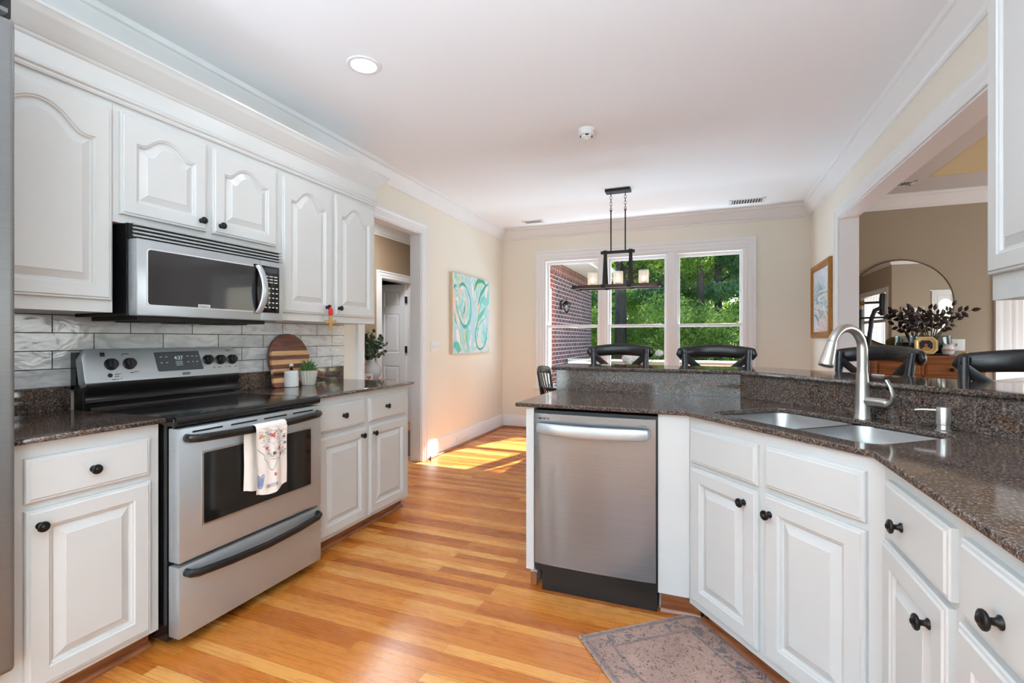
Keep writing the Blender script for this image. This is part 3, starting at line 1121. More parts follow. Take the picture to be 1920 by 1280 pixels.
# ------------------------------------------------------------------ pendant over the dining table
t = thing('linear_chandelier', 'black iron and wood linear chandelier with three glass cylinder shades', 'chandelier', (-.80, 4.96, 0))
b = B()
b.box(-.125, .125, -.055, .055, H - .028, H, bev=.003)
b.obj('canopy', M_IRON, t)
for sx in (-.072, .072):
    b = B()
    z = H - .03
    k = 0
    while z > 2.535:
        L, W = .020, .0105
        ring = []
        for q in range(14):
            a = 2 * PI * q / 14
            p_ = (W * math.cos(a), L * math.sin(a))
            ring.append((sx + (p_[0] if k % 2 else 0), 0 if k % 2 else p_[0], z - L + .004 + p_[1]))
        b.tube(ring, .0022, 6, closed=True)
        z -= 2 * L - .009
        k += 1
    b.obj('chain', M_IRON, t)
    b = B()
    b.tube([(sx, 0, 2.54), (sx, 0, 2.12)], .0068, 10)
    b.obj('rod', M_IRON, t)
b = B()
b.box(-.175, .165, -.014, .014, 2.092, 2.122, bev=.002)
for sx in (-.130, .125):
    b.box(sx - .020, sx + .020, -.019, .019, 2.088, 2.128, bev=.002)
b.obj('top_bar', M_IRON, t)
for sx in (-.130, .125):
    for sy in (-1, 1):
        b = B()
        b.tube([(sx, sy * .006, 2.10), (sx, sy * .085, 1.775)], .0155, 4, up=(1, 0, 0))
        b.obj('upright', M_IRON, t)
for sy in (-.095, .095):
    b = B()
    b.box(-.43, .41, sy - .013, sy + .013, 1.738, 1.772, bev=.002)
    b.obj('wooden_beam', M_BEAM, t)
for sy in (-.095, .095):
    for xx in (-.43, -.13, .125, .41):
        b = B()
        b.box(xx - .022, xx + .022, sy - .016, sy + .016, 1.735, 1.775, bev=.002)
        b.obj('iron_strap', M_IRON, t)
b = B()
b.box(-.43, -.415, -.1, .1, 1.742, 1.768)
b.box(.395, .41, -.1, .1, 1.742, 1.768)
b.box(-.42, .40, -.02, .02, 1.748, 1.758)
b.obj('cross_bar', M_IRON, t, smooth=False)
for sx in (-.262, 0, .252):
    b = B()
    b.lathe([(0, 0), (.022, 0), (.022, .040), (.016, .044), (0, .044)], (sx, 0, 1.758), seg=16)
    b.obj('lamp_socket', M_SHOE, t)
    b = B()
    b.lathe([(.046, 0), (.050, 0), (.050, .148), (.0485, .148), (.0485, .003), (.046, .003)], (sx, 0, 1.762), seg=28)
    b.obj('glass_shade', M_FROST, t)
    b = B()
    b.lathe([(0, .098), (.010, .094), (.017, .078), (.016, .062), (.010, .044), (0, .043)], (sx, 0, 1.758), seg=16)
    b.obj('bulb', M_BULB, t)
    lamp('chandelier_bulb', 'POINT', (-.80 + sx, 4.96, 1.83), (0, 0, -1), 0.45, (1, .80, .58), (.02, .02))

# ------------------------------------------------------------------ cabinets
def ring_bridge(t, A, Bq):
    n = len(A)
    for i in range(n):
        try:
            t.faces.new((A[i], A[(i + 1) % n], Bq[(i + 1) % n], Bq[i]))
        except ValueError:
            pass


def arch_shape(u):
    u = abs(u)
    if u > .80:
        return 0.0
    q = u / .80
    if q < .62:
        return 1 - .50 * (q / .62) ** 2
    return .50 * (1 - (q - .62) / .38) ** 1.5


def door_geo(b, x0, x1, z0, z1, yf=0.0, th=.020, arch=0.0, panel=True, stile=.058):
    """raised-panel door front; outer face at y = yf - th, back at yf"""
    t = bmesh.new()
    w, h = x1 - x0, z1 - z0
    NT = 24 if arch else 2

    def ring(ins, y, A=0.0, hwadj=0.0):
        xa, xb, za, zb = x0 + ins, x1 - ins, z0 + ins, z1 - ins
        pts = [(xa, za), (xb, za)]
        zt = zb - A
        cx, hw = (xa + xb) / 2, (xb - xa) / 2
        for k in range(NT + 1):
            u = 1 - 2 * k / NT
            pts.append((cx + u * hw, zt + A * arch_shape(u)))
        return [t.verts.new((p[0], yf + y, p[1])) for p in pts]
    A = arch
    rs = [ring(0, 0), ring(0, -th + .008), ring(.003, -th + .0045), ring(.009, -th + .004), ring(.0125, -th), ]
    if panel:
        s0 = stile
        rs += [ring(s0, -th, A), ring(s0 + .004, -th + .004, A), ring(s0 + .008, -th + .005, A), ring(s0 + .012, -th + .0125, A),
               ring(s0 + .017, -th + .0135, A), ring(s0 + .044, -th + .0025, A * .97), ring(s0 + .046, -th + .0010, A * .97)]
    for a, c in zip(rs, rs[1:]):
        ring_bridge(t, a, c)
    t.faces.new(rs[-1])
    t.faces.new(rs[0][::-1])
    bmesh.ops.recalc_face_normals(t, faces=t.faces[:])
    b._merge(t, 0)


KNOB = [(0, 0), (.0115, 0), (.0115, .003), (.0075, .006), (.0060, .010), (.0062, .015), (.0085, .018), (.0150, .0195), (.0170, .0225), (.0165, .0260), (.0125, .0285), (.0115, .0280), (.0060, .0300), (.0050, .0325), (0, .0335)]


def knob(parent, x, y, z):
    b = B()
    b.lathe(KNOB, (x, y, z), (0, -1, 0), 20)
    return b.obj('knob', M_BRONZE, parent, angle=60)


def cab_front(root, kind, x0, x1, z0, z1, kn=None, arch=0, yf=0.0, name=None):
    b = B()
    door_geo(b, x0, x1, z0, z1, yf, arch=arch, panel=(kind == 'door'))
    o = b.obj(name or kind, M_CAB, root, angle=9)
    if kn:
        knob(o, kn[0], yf - .0195, kn[1])
    return o


def base_body(root, w, d, y0=0.0, z0=.078, z1=.894, x0=0.0, closed=True):
    b = B()
    b.box(x0, x0 + w, y0, d, z0, z1)
    b.box(x0 + .002, x0 + w - .002, .075, d - .02, 0.0, z0 + .002)
    b.obj('carcass', M_CAB, root, smooth=False)
    b = B()
    b.box(x0, x0 + w, .060, .0755, .001, .072, bev=.002)
    b.prism([(.040, .001), (.060, .001), (.060, .021), (.052, .019), (.044, .012)], x0, x0 + w, 'X')
    b.obj('toe_kick', M_SHOE, root)


# left base cabinets (face at X = -2.0, facing +X)
XF = -2.0
t = thing('base_cabinet', 'white base cabinet with one drawer and one door beside the refrigerator', 'cabinet', (XF, .770, 0), R(90))
base_body(t, .492, .60)
cab_front(t, 'drawer', .082, .452, .702, .845, (.263, .772), name='drawer')
cab_front(t, 'door', .082, .456, .098, .678, (.116, .625))
t = thing('base_cabinet', 'white base cabinet with two drawers over two doors past the range', 'cabinet', (XF, 2.035, 0), R(90))
base_body(t, .965, .60)
cab_front(t, 'drawer', .062, .462, .694, .848, (.265, .773))
cab_front(t, 'drawer', .510, .922, .694, .848, (.682, .775))
cab_front(t, 'door', .062, .482, .098, .670, (.430, .622))
cab_front(t, 'door', .508, .926, .098, .670, (.548, .618))

# left upper cabinets (face at X = -2.29)
def upper(label, y0, y1, z0, z1, doors, depth=.33, xf=-2.29):
    t = thing('wall_cabinet', label, 'cabinet', (xf, y0, 0), R(90))
    b = B()
    b.box(0, y1 - y0, 0, depth - .001, z0, z1)
    b.obj('carcass', M_CAB, t, smooth=False)
    for (a, c, za, zb, kn, ar) in doors:
        cab_front(t, 'door', a - y0, c - y0, za, zb, (kn[0] - y0, kn[1]) if kn else None, arch=ar)
    return t


upper('tall white wall cabinet with an arched door next to the refrigerator', .770, 1.262, 1.335, 2.24,
      [(.782, 1.252, 1.384, 2.18, None, .085)])
upper('short white wall cabinet with two arched doors above the microwave', 1.263, 2.095, 1.716, 2.24,
      [(1.285, 1.665, 1.752, 2.183, (1.632, 1.800), .058), (1.697, 2.085, 1.752, 2.183, (1.734, 1.796), .058)])
upper('tall white wall cabinet with two arched doors nearest the hallway doorway', 2.096, 2.992, 1.335, 2.24,
      [(2.128, 2.530, 1.380, 2.186, (2.476, 1.430), .075), (2.560, 2.968, 1.380, 2.190, (2.590, 1.430), .075)])
b = B()
prof = [(0, 2.214), (.010, 2.214), (.014, 2.222), (.012, 2.230), (.020, 2.236), (.022, 2.246), (.016, 2.252), (.006, 2.256), (.005, 2.330), (.012, 2.336), (.014, 2.344), (.022, 2.350),
        (.040, 2.378), (.062, 2.402), (.068, 2.410), (.072, 2.424), (.078, 2.430), (.078, 2.440), (-.02, 2.440), (-.02, 2.214)]
prof = [(a, c - 2.214) for a, c in prof]
b.sweep([(-2.29, .770, 2.214), (-2.29, 2.992, 2.214), (XL + .005, 2.992, 2.214)], (0, 0, 1), prof, flip=True)
b.box(XL + .005, -2.30, .770, 2.98, 2.241, 2.43)
o = b.obj('cabinet_crown_moulding', M_CAB)
tag(o, 'white stepped crown moulding running along the top of the wall cabinets', 'moulding')

# right wall cabinet
t = thing('wall_cabinet', 'white wall cabinet with a square panel door hanging by the wide opening', 'cabinet', (.862, 2.005, 0), R(-90))
b = B()
b.box(0, .75, .0, .259, 1.348, 2.44)
b.obj('carcass', M_CAB, t, smooth=False)
cab_front(t, 'door', .006, .47, 1.428, 2.40, None)

# ------------------------------------------------------------------ peninsula and sink run
F1, F2 = (-.053, 2.235), (.462, 1.600)
ANG = math.atan2(F2[1] - F1[1], F2[0] - F1[0])
LF = math.hypot(F2[0] - F1[0], F2[1] - F1[1])
t = thing('peninsula_end_cabinet', 'narrow white end panel closing the peninsula left of the dishwasher', 'cabinet', (-.807, 2.235, 0))
b = B()
b.box(0, .040, 0, .60, .10, .894)
b.box(.003, .037, .06, .60, 0, .10)
b.obj('end_panel', M_CAB, t, smooth=False)
b = B()
b.box(.006, .040, .045, .0595, .001, .060, bev=.004)
b.obj('toe_kick', M_SHOE, t)
t = thing('filler_cabinet', 'plain white filler panel between the dishwasher and the angled sink cabinet', 'cabinet', (-.807, 2.235, 0))
b = B()
b.box(.622, .753, 0, .03, .10, .894)
b.box(.622, .66, .03, .60, .10, .894)
b.box(.622, .79, .063, .09, .0, .10)
b.obj('filler_panel', M_CAB, t, smooth=False)
b = B()
b.box(.630, .795, .050, .0625, .001, .095, bev=.002)
b.prism([(.030, .001), (.050, .001), (.050, .022), (.042, .020), (.034, .012)], .630, .80, 'X')
b.obj('toe_kick', M_SHOE, t)

t = thing('sink_cabinet', 'white angled sink cabinet with two doors under false drawer fronts', 'cabinet', (F1[0], F1[1], 0), ANG)
b = B()
b.prism([(0, 0), (LF, 0), (LF - .012, .018), (.012, .018)], .082, .894, 'Z')
b.prism([(.012, .018), (LF - .012, .018), (LF - .05, .30), (.05, .30)], .082, .100, 'Z')
b.prism([(.03, .0765), (LF - .03, .0765), (LF - .06, .12), (.06, .12)], 0, .083, 'Z')
b.obj('carcass', M_CAB, t, smooth=False)
b = B()
b.box(.05, LF - .04, .058, .0755, .001, .078, bev=.002)
b.prism([(.038, .001), (.058, .001), (.058, .022), (.050, .020), (.042, .012)], .02, LF - .02, 'X')
b.obj('toe_kick', M_SHOE, t)
cab_front(t, 'panel', .026, .386, .700, .846, name='false_drawer')
cab_front(t, 'panel', .421, .771, .708, .852, name='false_drawer')
cab_front(t, 'door', .024, .388, .112, .680, (.330, .625))
cab_front(t, 'door', .420, .773, .112, .686, (.447, .620))

t = thing('base_cabinet', 'white base cabinet with drawer and door nearest the sink cabinet', 'cabinet', (F2[0], F2[1], 0), R(-90))
base_body(t, .432, .62)
cab_front(t, 'drawer', .055, .408, .712, .856, (.180, .773))
cab_front(t, 'door', .036, .398, .112, .694, (.330, .625))
t = thing('base_cabinet', 'white base cabinet with drawer and door in the lower corner, closest of all', 'cabinet', (F2[0], F2[1] - .433, 0), R(-90))
base_body(t, 1.50, .62)
cab_front(t, 'drawer', .020, .440, .712, .856, (.164, .773))
cab_front(t, 'door', .010, .400, .112, .694, None)
cab_front(t, 'drawer', .480, .900, .712, .856, (.69, .773))
cab_front(t, 'door', .480, .900, .112, .694, (.52, .625))

# countertops
def catlist(*a):
    return list(a)


EDGE_A, EDGE_B, EDGE_C = (-.853, 2.205), (-.066, 2.205), (.437, 1.610)
RS1, RS2 = (-.835, 2.862), (.186, 2.845)
sl = (1.947 - 2.845) / (.917 - .186)
RS3 = (1.118, RS2[1] + sl * (1.118 - RS2[0]))
O = EDGE_B
Lx = math.hypot(EDGE_C[0] - O[0], EDGE_C[1] - O[1])
ex = ((EDGE_C[0] - O[0]) / Lx, (EDGE_C[1] - O[1]) / Lx)
ey = (-ex[1], ex[0])


def SL(x, y):
    return (O[0] + ex[0] * x + ey[0] * y, O[1] + ex[1] * x + ey[1] * y)


hole = [SL(*p) for p in rrect(.035, .722, .088, .487, .060)]
t = thing('countertop', 'brown speckled granite countertop with undermount sink cutout on the peninsula', 'countertop', (0, 0, 0))
slab2d('slab', [EDGE_A, EDGE_B, EDGE_C, (.437, -.33), (1.118, -.33), (1.118, RS3[1]), RS2, (RS1[0], RS1[1] + .0)], [hole], .8945, .914, M_GRAN, t, .005)
b = B()
nx, ny = -sl / math.hypot(1, sl), 1 / math.hypot(1, sl)
b.prism([RS1, RS2, RS3, (RS3[0], RS3[1] + .028), (RS2[0] + .008, RS2[1] + .02), (RS1[0], RS1[1] + .02)], .9145, 1.035, 'Z')
b.obj('riser', M_GRAN, t, smooth=False)
b = B()
b.box(1.098, 1.120, -.33, RS3[1] - .01, .9145, 1.016, bev=.001)
b.obj('backsplash', M_GRAN, t)

b = B()
kw = [(RS1[0] + .0, RS1[1] + .022), (RS2[0] + .010, RS2[1] + .022), (1.16, RS3[1] + .022 - .042 * 1.2 + .03), (1.16, RS3[1] + .12), (RS2[0] + .06, RS2[1] + .125), (RS1[0], RS1[1] + .125)]
b.prism(kw, 0, 1.033, 'Z')
struct(b, 'wall_peninsula', M_TRIM, smooth=False)

nvec = (.772, .636)
BF1, BF2 = (-.862, 2.838), (.175, 2.828)
BF3 = (1.29, BF2[1] + sl * (1.29 - BF2[0]))
BB2 = (.372, 3.225)
slb = -1.17
o = slab2d('bar_countertop', [BF1, BF2, (XR + .0, BF2[1] + sl * (XR - BF2[0])), (XR, OY0 + .022), (XR2 + .10, OY0 + .022), (XR2 + .10, BB2[1] + slb * (XR2 + .10 - BB2[0]) + .03), BB2, (-.862, 3.245)], [], 1.036, 1.0575, M_GRAN, None, .006)
tag(o, 'raised brown granite bar top behind the sink, stools along it', 'bar top')

for nm, y0, y1, lab in (('countertop', .770, 1.270, 'short brown granite countertop between refrigerator and range'), ('countertop', 2.028, 3.030, 'brown granite countertop past the range holding the cutting boards')):
    t = thing(nm, lab, 'countertop', (XL, y0, 0))
    slab2d('slab', [(.003, 0), (.003, y1 - y0), (.655, y1 - y0), (.655, 0)], [], .8945, .914, M_GRAN, t, .005)
    b = B()
    b.box(.003, .023, 0 if y0 > 2 else 0, (y1 - y0) - (.015 if y0 > 2 else .0), .9145, 1.016, bev=.0015)
    b.obj('backsplash', M_GRAN, t)

b = B()
b.box(XL + .0005, XL + .010, .770, 3.035, 1.0165, 1.42)
o = b.obj('tile_backsplash', M_TILE, None, smooth=False)
tag(o, 'glazed light grey subway tile backsplash with dark grout', 'tile wall')

# sink, faucet, dispenser
t = thing('kitchen_sink', 'undermount stainless steel double-bowl sink in the angled counter', 'sink', (O[0], O[1], 0), math.atan2(ex[1], ex[0]))
for (x0, x1) in ((.026, .374), (.388, .731)):
    tt = bmesh.new()
    rings = []
    for (ins, z, r) in ((-.012, .8935, .075), (0, .8935, .062), (.004, .885, .058), (.014, .74, .055), (.035, .715, .045), (.12, .712, .03)):
        rings.append([tt.verts.new((p[0], p[1], z)) for p in rrect(x0 + ins, x1 - ins, .079 + ins, .496 - ins, r)])
    for a, c in zip(rings, rings[1:]):
        ring_bridge(tt, a, c)
    tt.faces.new(rings[-1])
    for f in tt.faces:
        f.normal_update()
    bmesh.ops.recalc_face_normals(tt, faces=tt.faces[:])
    b = B()
    b._merge(tt, 0)
    b.obj('bowl', M_SINK, t)
    b = B()
    b.lathe([(0, .002), (.030, .002), (.040, .004), (.043, .001), (.043, 0)], ((x0 + x1) / 2, .29, .7122), seg=24)
    b.obj('drain', M_NICKEL, t)

fx, fy = SL(.373, .530)
t = thing('faucet', 'brushed nickel gooseneck faucet with pull-down spray head behind the sink', 'faucet', (fx, fy, .914), math.atan2(ex[1], ex[0]))
b = B()
b.lathe([(0, 0), (.0285, 0), (.0285, .004), (.0270, .006), (.0262, .06), (.0235, .12), (.0195, .180), (.0, .180)], seg=32)
b.obj('body', M_NICKEL, t)
b = B()
pts = [(0, 0, .1795), (0, 0, .23), (0, 0, .270)]
rad = .083
for k in range(1, 13):
    a = R(160) * k / 12
    pts.append((0, -rad + rad * math.cos(a), .270 + rad * math.sin(a)))
b.tube(pts, [.0180] * 3 + [.0165] * (len(pts) - 3), 20)
b.obj('gooseneck_spout', M_NICKEL, t)
b = B()
q = Matrix.Translation((0, -rad + rad * math.cos(R(160)), .270 + rad * math.sin(R(160)))) @ Matrix.Rotation(R(-20), 4, 'X')
b.m = q
b.lathe([(0, 0), (.0168, 0), (.0172, -.004), (.0192, -.026), (.0255, -.082), (.0268, -.090), (.0250, -.095), (0, -.095)], seg=28)
b.obj('spray_head', M_NICKEL, t)
b = B()
b.tube([(.012, 0, .070), (.060, 0, .070), (.092, 0, .070), (.100, 0, .070)], [.0185, .0185, .0180, .010], 20)
b.tube([(.094, 0, .066), (.112, -.004, .078), (.119, -.008, .105), (.112, -.012, .135), (.100, -.016, .160)], [.015, .011, .0075, .0065, .0055], 14, squash=(1.2, .7))
b.obj('lever_handle', M_NICKEL, t)

fx, fy = SL(.648, .524)
t = thing('soap_dispenser', 'brushed nickel soap dispenser at the right end of the sink', 'soap dispenser', (fx, fy, .914), math.atan2(ex[1], ex[0]))
b = B()
b.lathe([(0, 0), (.024, 0), (.024, .003), (.018, .007), (.0165, .022), (.0195, .024), (.0195, .080), (.0185, .082), (0, .082)], seg=24)
b.obj('pump', M_NICKEL, t)
b = B()
b.tube([(-.010, -.006, .070), (-.045, -.030, .069), (-.062, -.042, .066)], [.0052, .0045, .0032], 10)
b.obj('nozzle', M_NICKEL, t)

# ------------------------------------------------------------------ dishwasher
t = thing('dishwasher', 'stainless steel dishwasher with a bowed bar handle under the peninsula counter', 'dishwasher', (-.762, 2.212, 0))
b = B()
W_ = .575
segs = 14
prof = []
for k in range(segs + 1):
    u = k / segs
    prof.append((.006 + u * (W_ - .012), -.010 * (1 - (2 * u - 1) ** 2) ** .6))
outl = prof + [(W_ - .004, .024), (.004, .024)]
b.prism(outl, .148, .868, 'Z', bev=0)
b.obj('door', M_STEELX, t)
b = B()
b.box(.001, W_ + .004, .026, .56, .10, .880)
b.box(.03, W_ - .005, .045, .50, .001, .14)
b.obj('tub_and_kick', M_BLACK, t, smooth=False)
b = B()
hx = [(.026, -.012, .806), (.032, -.034, .804), (.06, -.044, .802), (.17, -.052, .799), (.287, -.055, .798), (.40, -.052, .799), (.50, -.044, .802), (.535, -.034, .804), (.542, -.012, .806)]
b.tube(hx, [.020, .024, .026, .028, .028, .028, .026, .024, .020], 16, squash=(.30, 1.0), up=(0, 0, 1))
b.obj('handle', M_STEEL, t)
for k in range(3):
    b = B()
    b.box(.030 + k * .020, .042 + k * .020, -.0075, -.0005, .842, .850)
    b.obj('cycle_icon', M_DARKPRINT, t, smooth=False)
b = B()
b.box(.492, .498, -.0060, .0, .836, .842)
for k in range(5):
    b.box(.500 + k * .006, .504 + k * .006, -.0060, .0, .837, .841)
b.obj('brand_lettering', M_DARKPRINT, t, smooth=False)

# ------------------------------------------------------------------ range
t = thing('range', 'stainless and black freestanding electric range with glass cooktop', 'range', (-1.92, 1.273, 0), R(90))
b = B()
b.box(.0, .757, .045, .66, .03, .885)
b.box(.06, .70, .09, .60, .0, .03)
b.box(.0, .757, .60, .66, .885, 1.00)
b.obj('body', M_ENAMEL, t, smooth=False)
b = B()
b.box(-.004, .760, .000, .600, .880, .914, bev=.010, seg=3)
b.tube([(-.001, .004, .8985), (.757, .004, .8985)], .0205, 16)
b.obj('cooktop_frame', M_ENAMEL, t)
b = B()
b.box(.022, .736, .040, .560, .909, .9135, bev=.001)
b.obj('glass_cooktop', M_BGLASS, t)
b = B()
for cx_, cy_2, r_ in ((.20, .17, .105), (.56, .17, .085), (.20, .42, .078), (.56, .42, .105)):
    b.lathe([(r_ - .0015, 0), (r_, 0), (r_, .0003), (r_ - .0015, .0003)], (cx_, cy_2, .9135), seg=48)
b.obj('burner_mark', M_DARKPRINT, t)
b = B()
# black curved lower backguard
b.prism([(.565, .905), (.548, .912), (.552, .925), (.580, .934), (.590, .950), (.588, .985), (.575, 1.000), (.578, 1.030), (.66, 1.030), (.66, .905)], .006, .751, 'X')
b.obj('backguard', M_ENAMEL, t, angle=50)
TILT = R(-14)
pan = Matrix.Translation((0, .578, 1.018)) @ Matrix.Rotation(TILT, 4, 'X')
b = B()
b.m = pan
b.prism([(.006, 0), (.751, 0), (.757, .02), (.755, .13), (.735, .166), (.71, .168), (.047, .168), (.022, .166), (.002, .13), (.0, .02)], 0, .05, 'Y', bev=.006)
panel = b.obj('control_panel', M_STEEL, t)
b = B()
b.box(.002, .755, .650, .690, 1.00, 1.165)
b.obj('rear_cover', M_ENAMEL, t, smooth=False)


def onpan(x, z, y=0.0):
    return pan @ Vector((x, y, z))


b = B()
b.m = pan
b.prism([(.302, .144), (.530, .147), (.544, .050), (.540, .046), (.316, .046), (.310, .052)], -.0015, .002, 'Y')
b.obj('display', M_DISP, t, smooth=False)
for x, z in ((.110, .093), (.186, .093), (.576, .096), (.649, .094), (.721, .093)):
    b = B()
    b.m = pan @ Matrix.Translation((x, 0, z))
    b.lathe([(0, 0), (.0275, 0), (.0275, .004), (.0240, .007), (.0230, .020), (.0210, .024), (0, .024)], (0, 0, 0), (0, -1, 0), 28)
    b.box(-.006, .006, -.030, -.020, -.0215, .0215, bev=.003)
    b.obj('control_knob', M_BLACK, t)
b = B()
b.m = pan @ Matrix.Translation((.100, 0, .042))
b.lathe([(0, 0), (.0095, 0), (.0095, .003), (0, .0035)], (0, 0, 0), (0, -1, 0), 20)
b.obj('oven_light_button', M_BLACK, t)
b = B()
b.m = pan
b.box(.072, .090, -.002, .002, .130, .149)
b.obj('surface_indicator', M_BGLASS, t, smooth=False)
b = B()
b.m = pan
for x, z, w_ in ((.160, .140, .030), (.160, .132, .004), (.610, .138, .004), (.690, .147, .028), (.70, .140, .004), (.600, .052, .014), (.628, .052, .020), (.675, .053, .007), (.690, .052, .018), (.730, .052, .016),
                 (.120, .046, .020), (.143, .047, .004), (.118, .036, .018), (.185, .050, .016), (.205, .053, .008), (.215, .053, .006), (.105, .022, .022), (.130, .022, .004), (.142, .024, .005)):
    b.box(x, x + w_, -.0008, .001, z - .0016, z + .0016)
b.obj('panel_legends', M_DARKPRINT, t, smooth=False)
rx = (R(90) + TILT, 0, 0)
text_part('clock_digits', '4:27', .026, M_DIGIT, t, onpan(.419, .112, -.0022), rx)
for x in (.327, .354, .462, .487, .510):
    for z in (.118, .088):
        b = B()
        b.m = pan
        b.box(x, x + .010, -.0022, -.001, z, z + .003)
        b.obj('display_icon', M_LIGHTPRINT, t, smooth=False)
for z in (.092, .083, .074):
    b = B()
    b.m = pan
    b.box(.402, .437, -.0022, -.001, z, z + .002)
    b.obj('display_icon', M_LIGHTPRINT, t, smooth=False)
b = B()
b.m = pan
b.box(.428, .468, -.0012, .001, .022, .034)
b.obj('badge', M_DARKPRINT, t, smooth=False)
text_part('badge_lettering', 'Kenmore', .0095, M_LIGHTPRINT, t, onpan(.448, .028, -.002), rx)
# oven door
b = B()
b.box(.001, .756, -.022, .040, .345, .872, bev=.006)
odoor = b.obj('oven_door', M_STEEL, t)
b = B()
for k in range(4):
    b.box(.055 + k * .170, .185 + k * .170, -.024, -.018, .850, .857)
b.obj('door_vent', M_BLACK, odoor, smooth=False)
b = B()
b.prism(rrect(.092, .686, .464, .768, .010), -.0255, -.02, 'Y')
b.obj('window_bezel', M_NICKEL, odoor)
b = B()
b.prism(rrect(.100, .678, .472, .760, .008), -.027, -.024, 'Y')
b.obj('oven_window', M_OVGLASS, odoor)


def bow_handle(z, mats, sag, parent):
    b = B()
    pts = [(.030, -.020, z), (.034, -.045, z - .002), (.06, -.056, z - sag * .3), (.20, -.062, z - sag * .75), (.378, -.065, z - sag), (.556, -.062, z - sag * .75), (.697, -.056, z - sag * .3), (.722, -.045, z - .002), (.727, -.020, z)]
    out = []
    for i in range(len(pts) - 1):
        for k in range(4):
            f = k / 4
            out.append(tuple(pts[i][j] * (1 - f) + pts[i + 1][j] * f for j in range(3)))
    out.append(pts[-1])
    b.tube(out, .0165, 14, squash=(.85, 1), up=(0, 0, 1))
    return b.obj('handle', mats, parent)


bow_handle(.834, M_ENAMEL, .012, odoor)
b = B()
b.box(.001, .756, -.022, .040, .050, .330, bev=.006)
dr = b.obj('storage_drawer', M_STEEL, t)
bow_handle(.303, M_ENAMEL, .022, dr)

# tea towel on the oven handle
t = thing('tea_towel', 'white printed tea towel hanging over the oven door handle', 'towel', (-1.92, 1.273, 0), R(90))


def towel_sheet(b, x0, x1, z0, ztop, yb, front=True, seed=1):
    tt = bmesh.new()
    nx_, nz_ = 26, 26
    grid = []
    for j in range(nz_ + 1):
        row = []
        f = j / nz_
        for i in range(nx_ + 1):
            u = i / nx_
            x = x0 + (x1 - x0) * u + .002 * math.sin(5 * f + i)
            fold = .010 * math.sin(u * 7.5 + seed) * (1 - f) ** .8 + .004 * math.sin(u * 17 + seed)
            z = z0 + (ztop - z0) * f + (0.012 * math.sin(u * 5.0 + 2.4) + .012 * u) * (1 - f)
            row.append(tt.verts.new((x, yb + fold * .7, z)))
        grid.append(row)
    for j in range(nz_):
        for i in range(nx_):
            tt.faces.new((grid[j][i], grid[j][i + 1], grid[j + 1][i + 1], grid[j + 1][i]))
    r = bmesh.ops.solidify(tt, geom=tt.faces[:], thickness=.0022)
    bmesh.ops.recalc_face_normals(tt, faces=tt.faces[:])
    b._merge(tt, 0)


TX_0, TX_1 = .296, .462
b = B()
towel_sheet(b, TX_0, TX_1, .528, .822, -.0915, seed=.4)
arcp = [(-.0895, .822), (-.0880, .836), (-.080, .8435), (-.066, .8455), (-.052, .8435), (-.0440, .834), (-.0425, .822), (-.0445, .822), (-.0462, .832), (-.053, .8415), (-.066, .8433), (-.079, .8413), (-.0858, .834), (-.0872, .822)]
b.prism(arcp, TX_0, TX_1, 'X')
towel_sheet(b, TX_0 - .020, TX_1 - .010, .545, .822, -.0425, seed=2.0)
b.obj('cloth', M_CLOTH, t, angle=60)
# print on the front sheet
M_INK = mat('navy_ink', rgb(58, 60, 84), 0.8, noise=0.05)
M_INK2 = mat('grey_ink', rgb(92, 88, 92), 0.8, noise=0.1)
M_PR_RED = mat('red_ink', rgb(196, 92, 88), 0.8, noise=0.1)
M_PR_OR = mat('orange_ink', rgb(214, 152, 92), 0.8, noise=0.1)
M_PR_BL = mat('blue_ink', rgb(134, 148, 184), 0.8, noise=0.1)
M_PR_GR = mat('green_ink', rgb(140, 156, 120), 0.8, noise=0.1)


def tw(s_, tt_, lift=0.0):
    u = s_
    f = (tt_ * (.822 - .528)) / (.822 - .528)
    x = TX_0 + (TX_1 - TX_0) * u
    fold = .010 * math.sin(u * 7.5 + .4) * max(0, (1 - f)) ** .8 + .004 * math.sin(u * 17 + .4)
    z = .528 + .294 * f + (0.012 * math.sin(u * 5.0 + 2.4) + .012 * u) * (1 - f)
    return Vector((x, -.0915 + fold * .7 - .0030 - lift, z))


b = B()
rnd = random.Random(4)
b.ribbon([(.02, .70), (.10, .66), (.22, .60), (.24, .54), (.34, .48), (.38, .42), (.42, .38), (.50, .36), (.60, .46), (.74, .52), (.90, .60)], .008, tw, 0)
for k in range(170):
    s0, t0 = rnd.uniform(.04, .92), rnd.uniform(.50, .97)
    if s0 < .36 and t0 < .74 - .3 * s0:
        continue
    w_ = rnd.uniform(.03, .09)
    b.ribbon([(s0, t0), (s0 + w_ * .5, t0 + rnd.uniform(-.006, .01)), (min(.98, s0 + w_), t0)], rnd.uniform(.0025, .006), tw, 1)
for (s0, t0, r_, mi) in ((.14, .88, .075, 3), (.50, .88, .085, 2), (.80, .91, .055, 3), (.30, .70, .055, 2), (.70, .66, .07, 2), (.88, .82, .055, 1), (.54, .60, .055, 1), (.40, .90, .03, 5), (.90, .70, .05, 1), (.76, .56, .05, 1), (.56, .28, .045, 2), (.60, .93, .035, 4), (.36, .62, .035, 5)):
    for q in range(5):
        pts = [(s0 + r_ * rnd.uniform(-.9, .9), t0 + r_ * .6 * rnd.uniform(-.9, .9)) for _ in range(4)]
        b.ribbon(pts, r_ * .16, tw, mi, .0001 * q)
b.ribbon([(.04, .28), (.06, .13), (.10, .10), (.18, .12), (.22, .30), (.12, .26), (.05, .30)], .02, tw, 4)
for q in range(6):
    b.ribbon([(.06 + .004 * q, .14 + .022 * q), (.13, .13 + .02 * q), (.20, .15 + .022 * q)], .030, tw, 4)
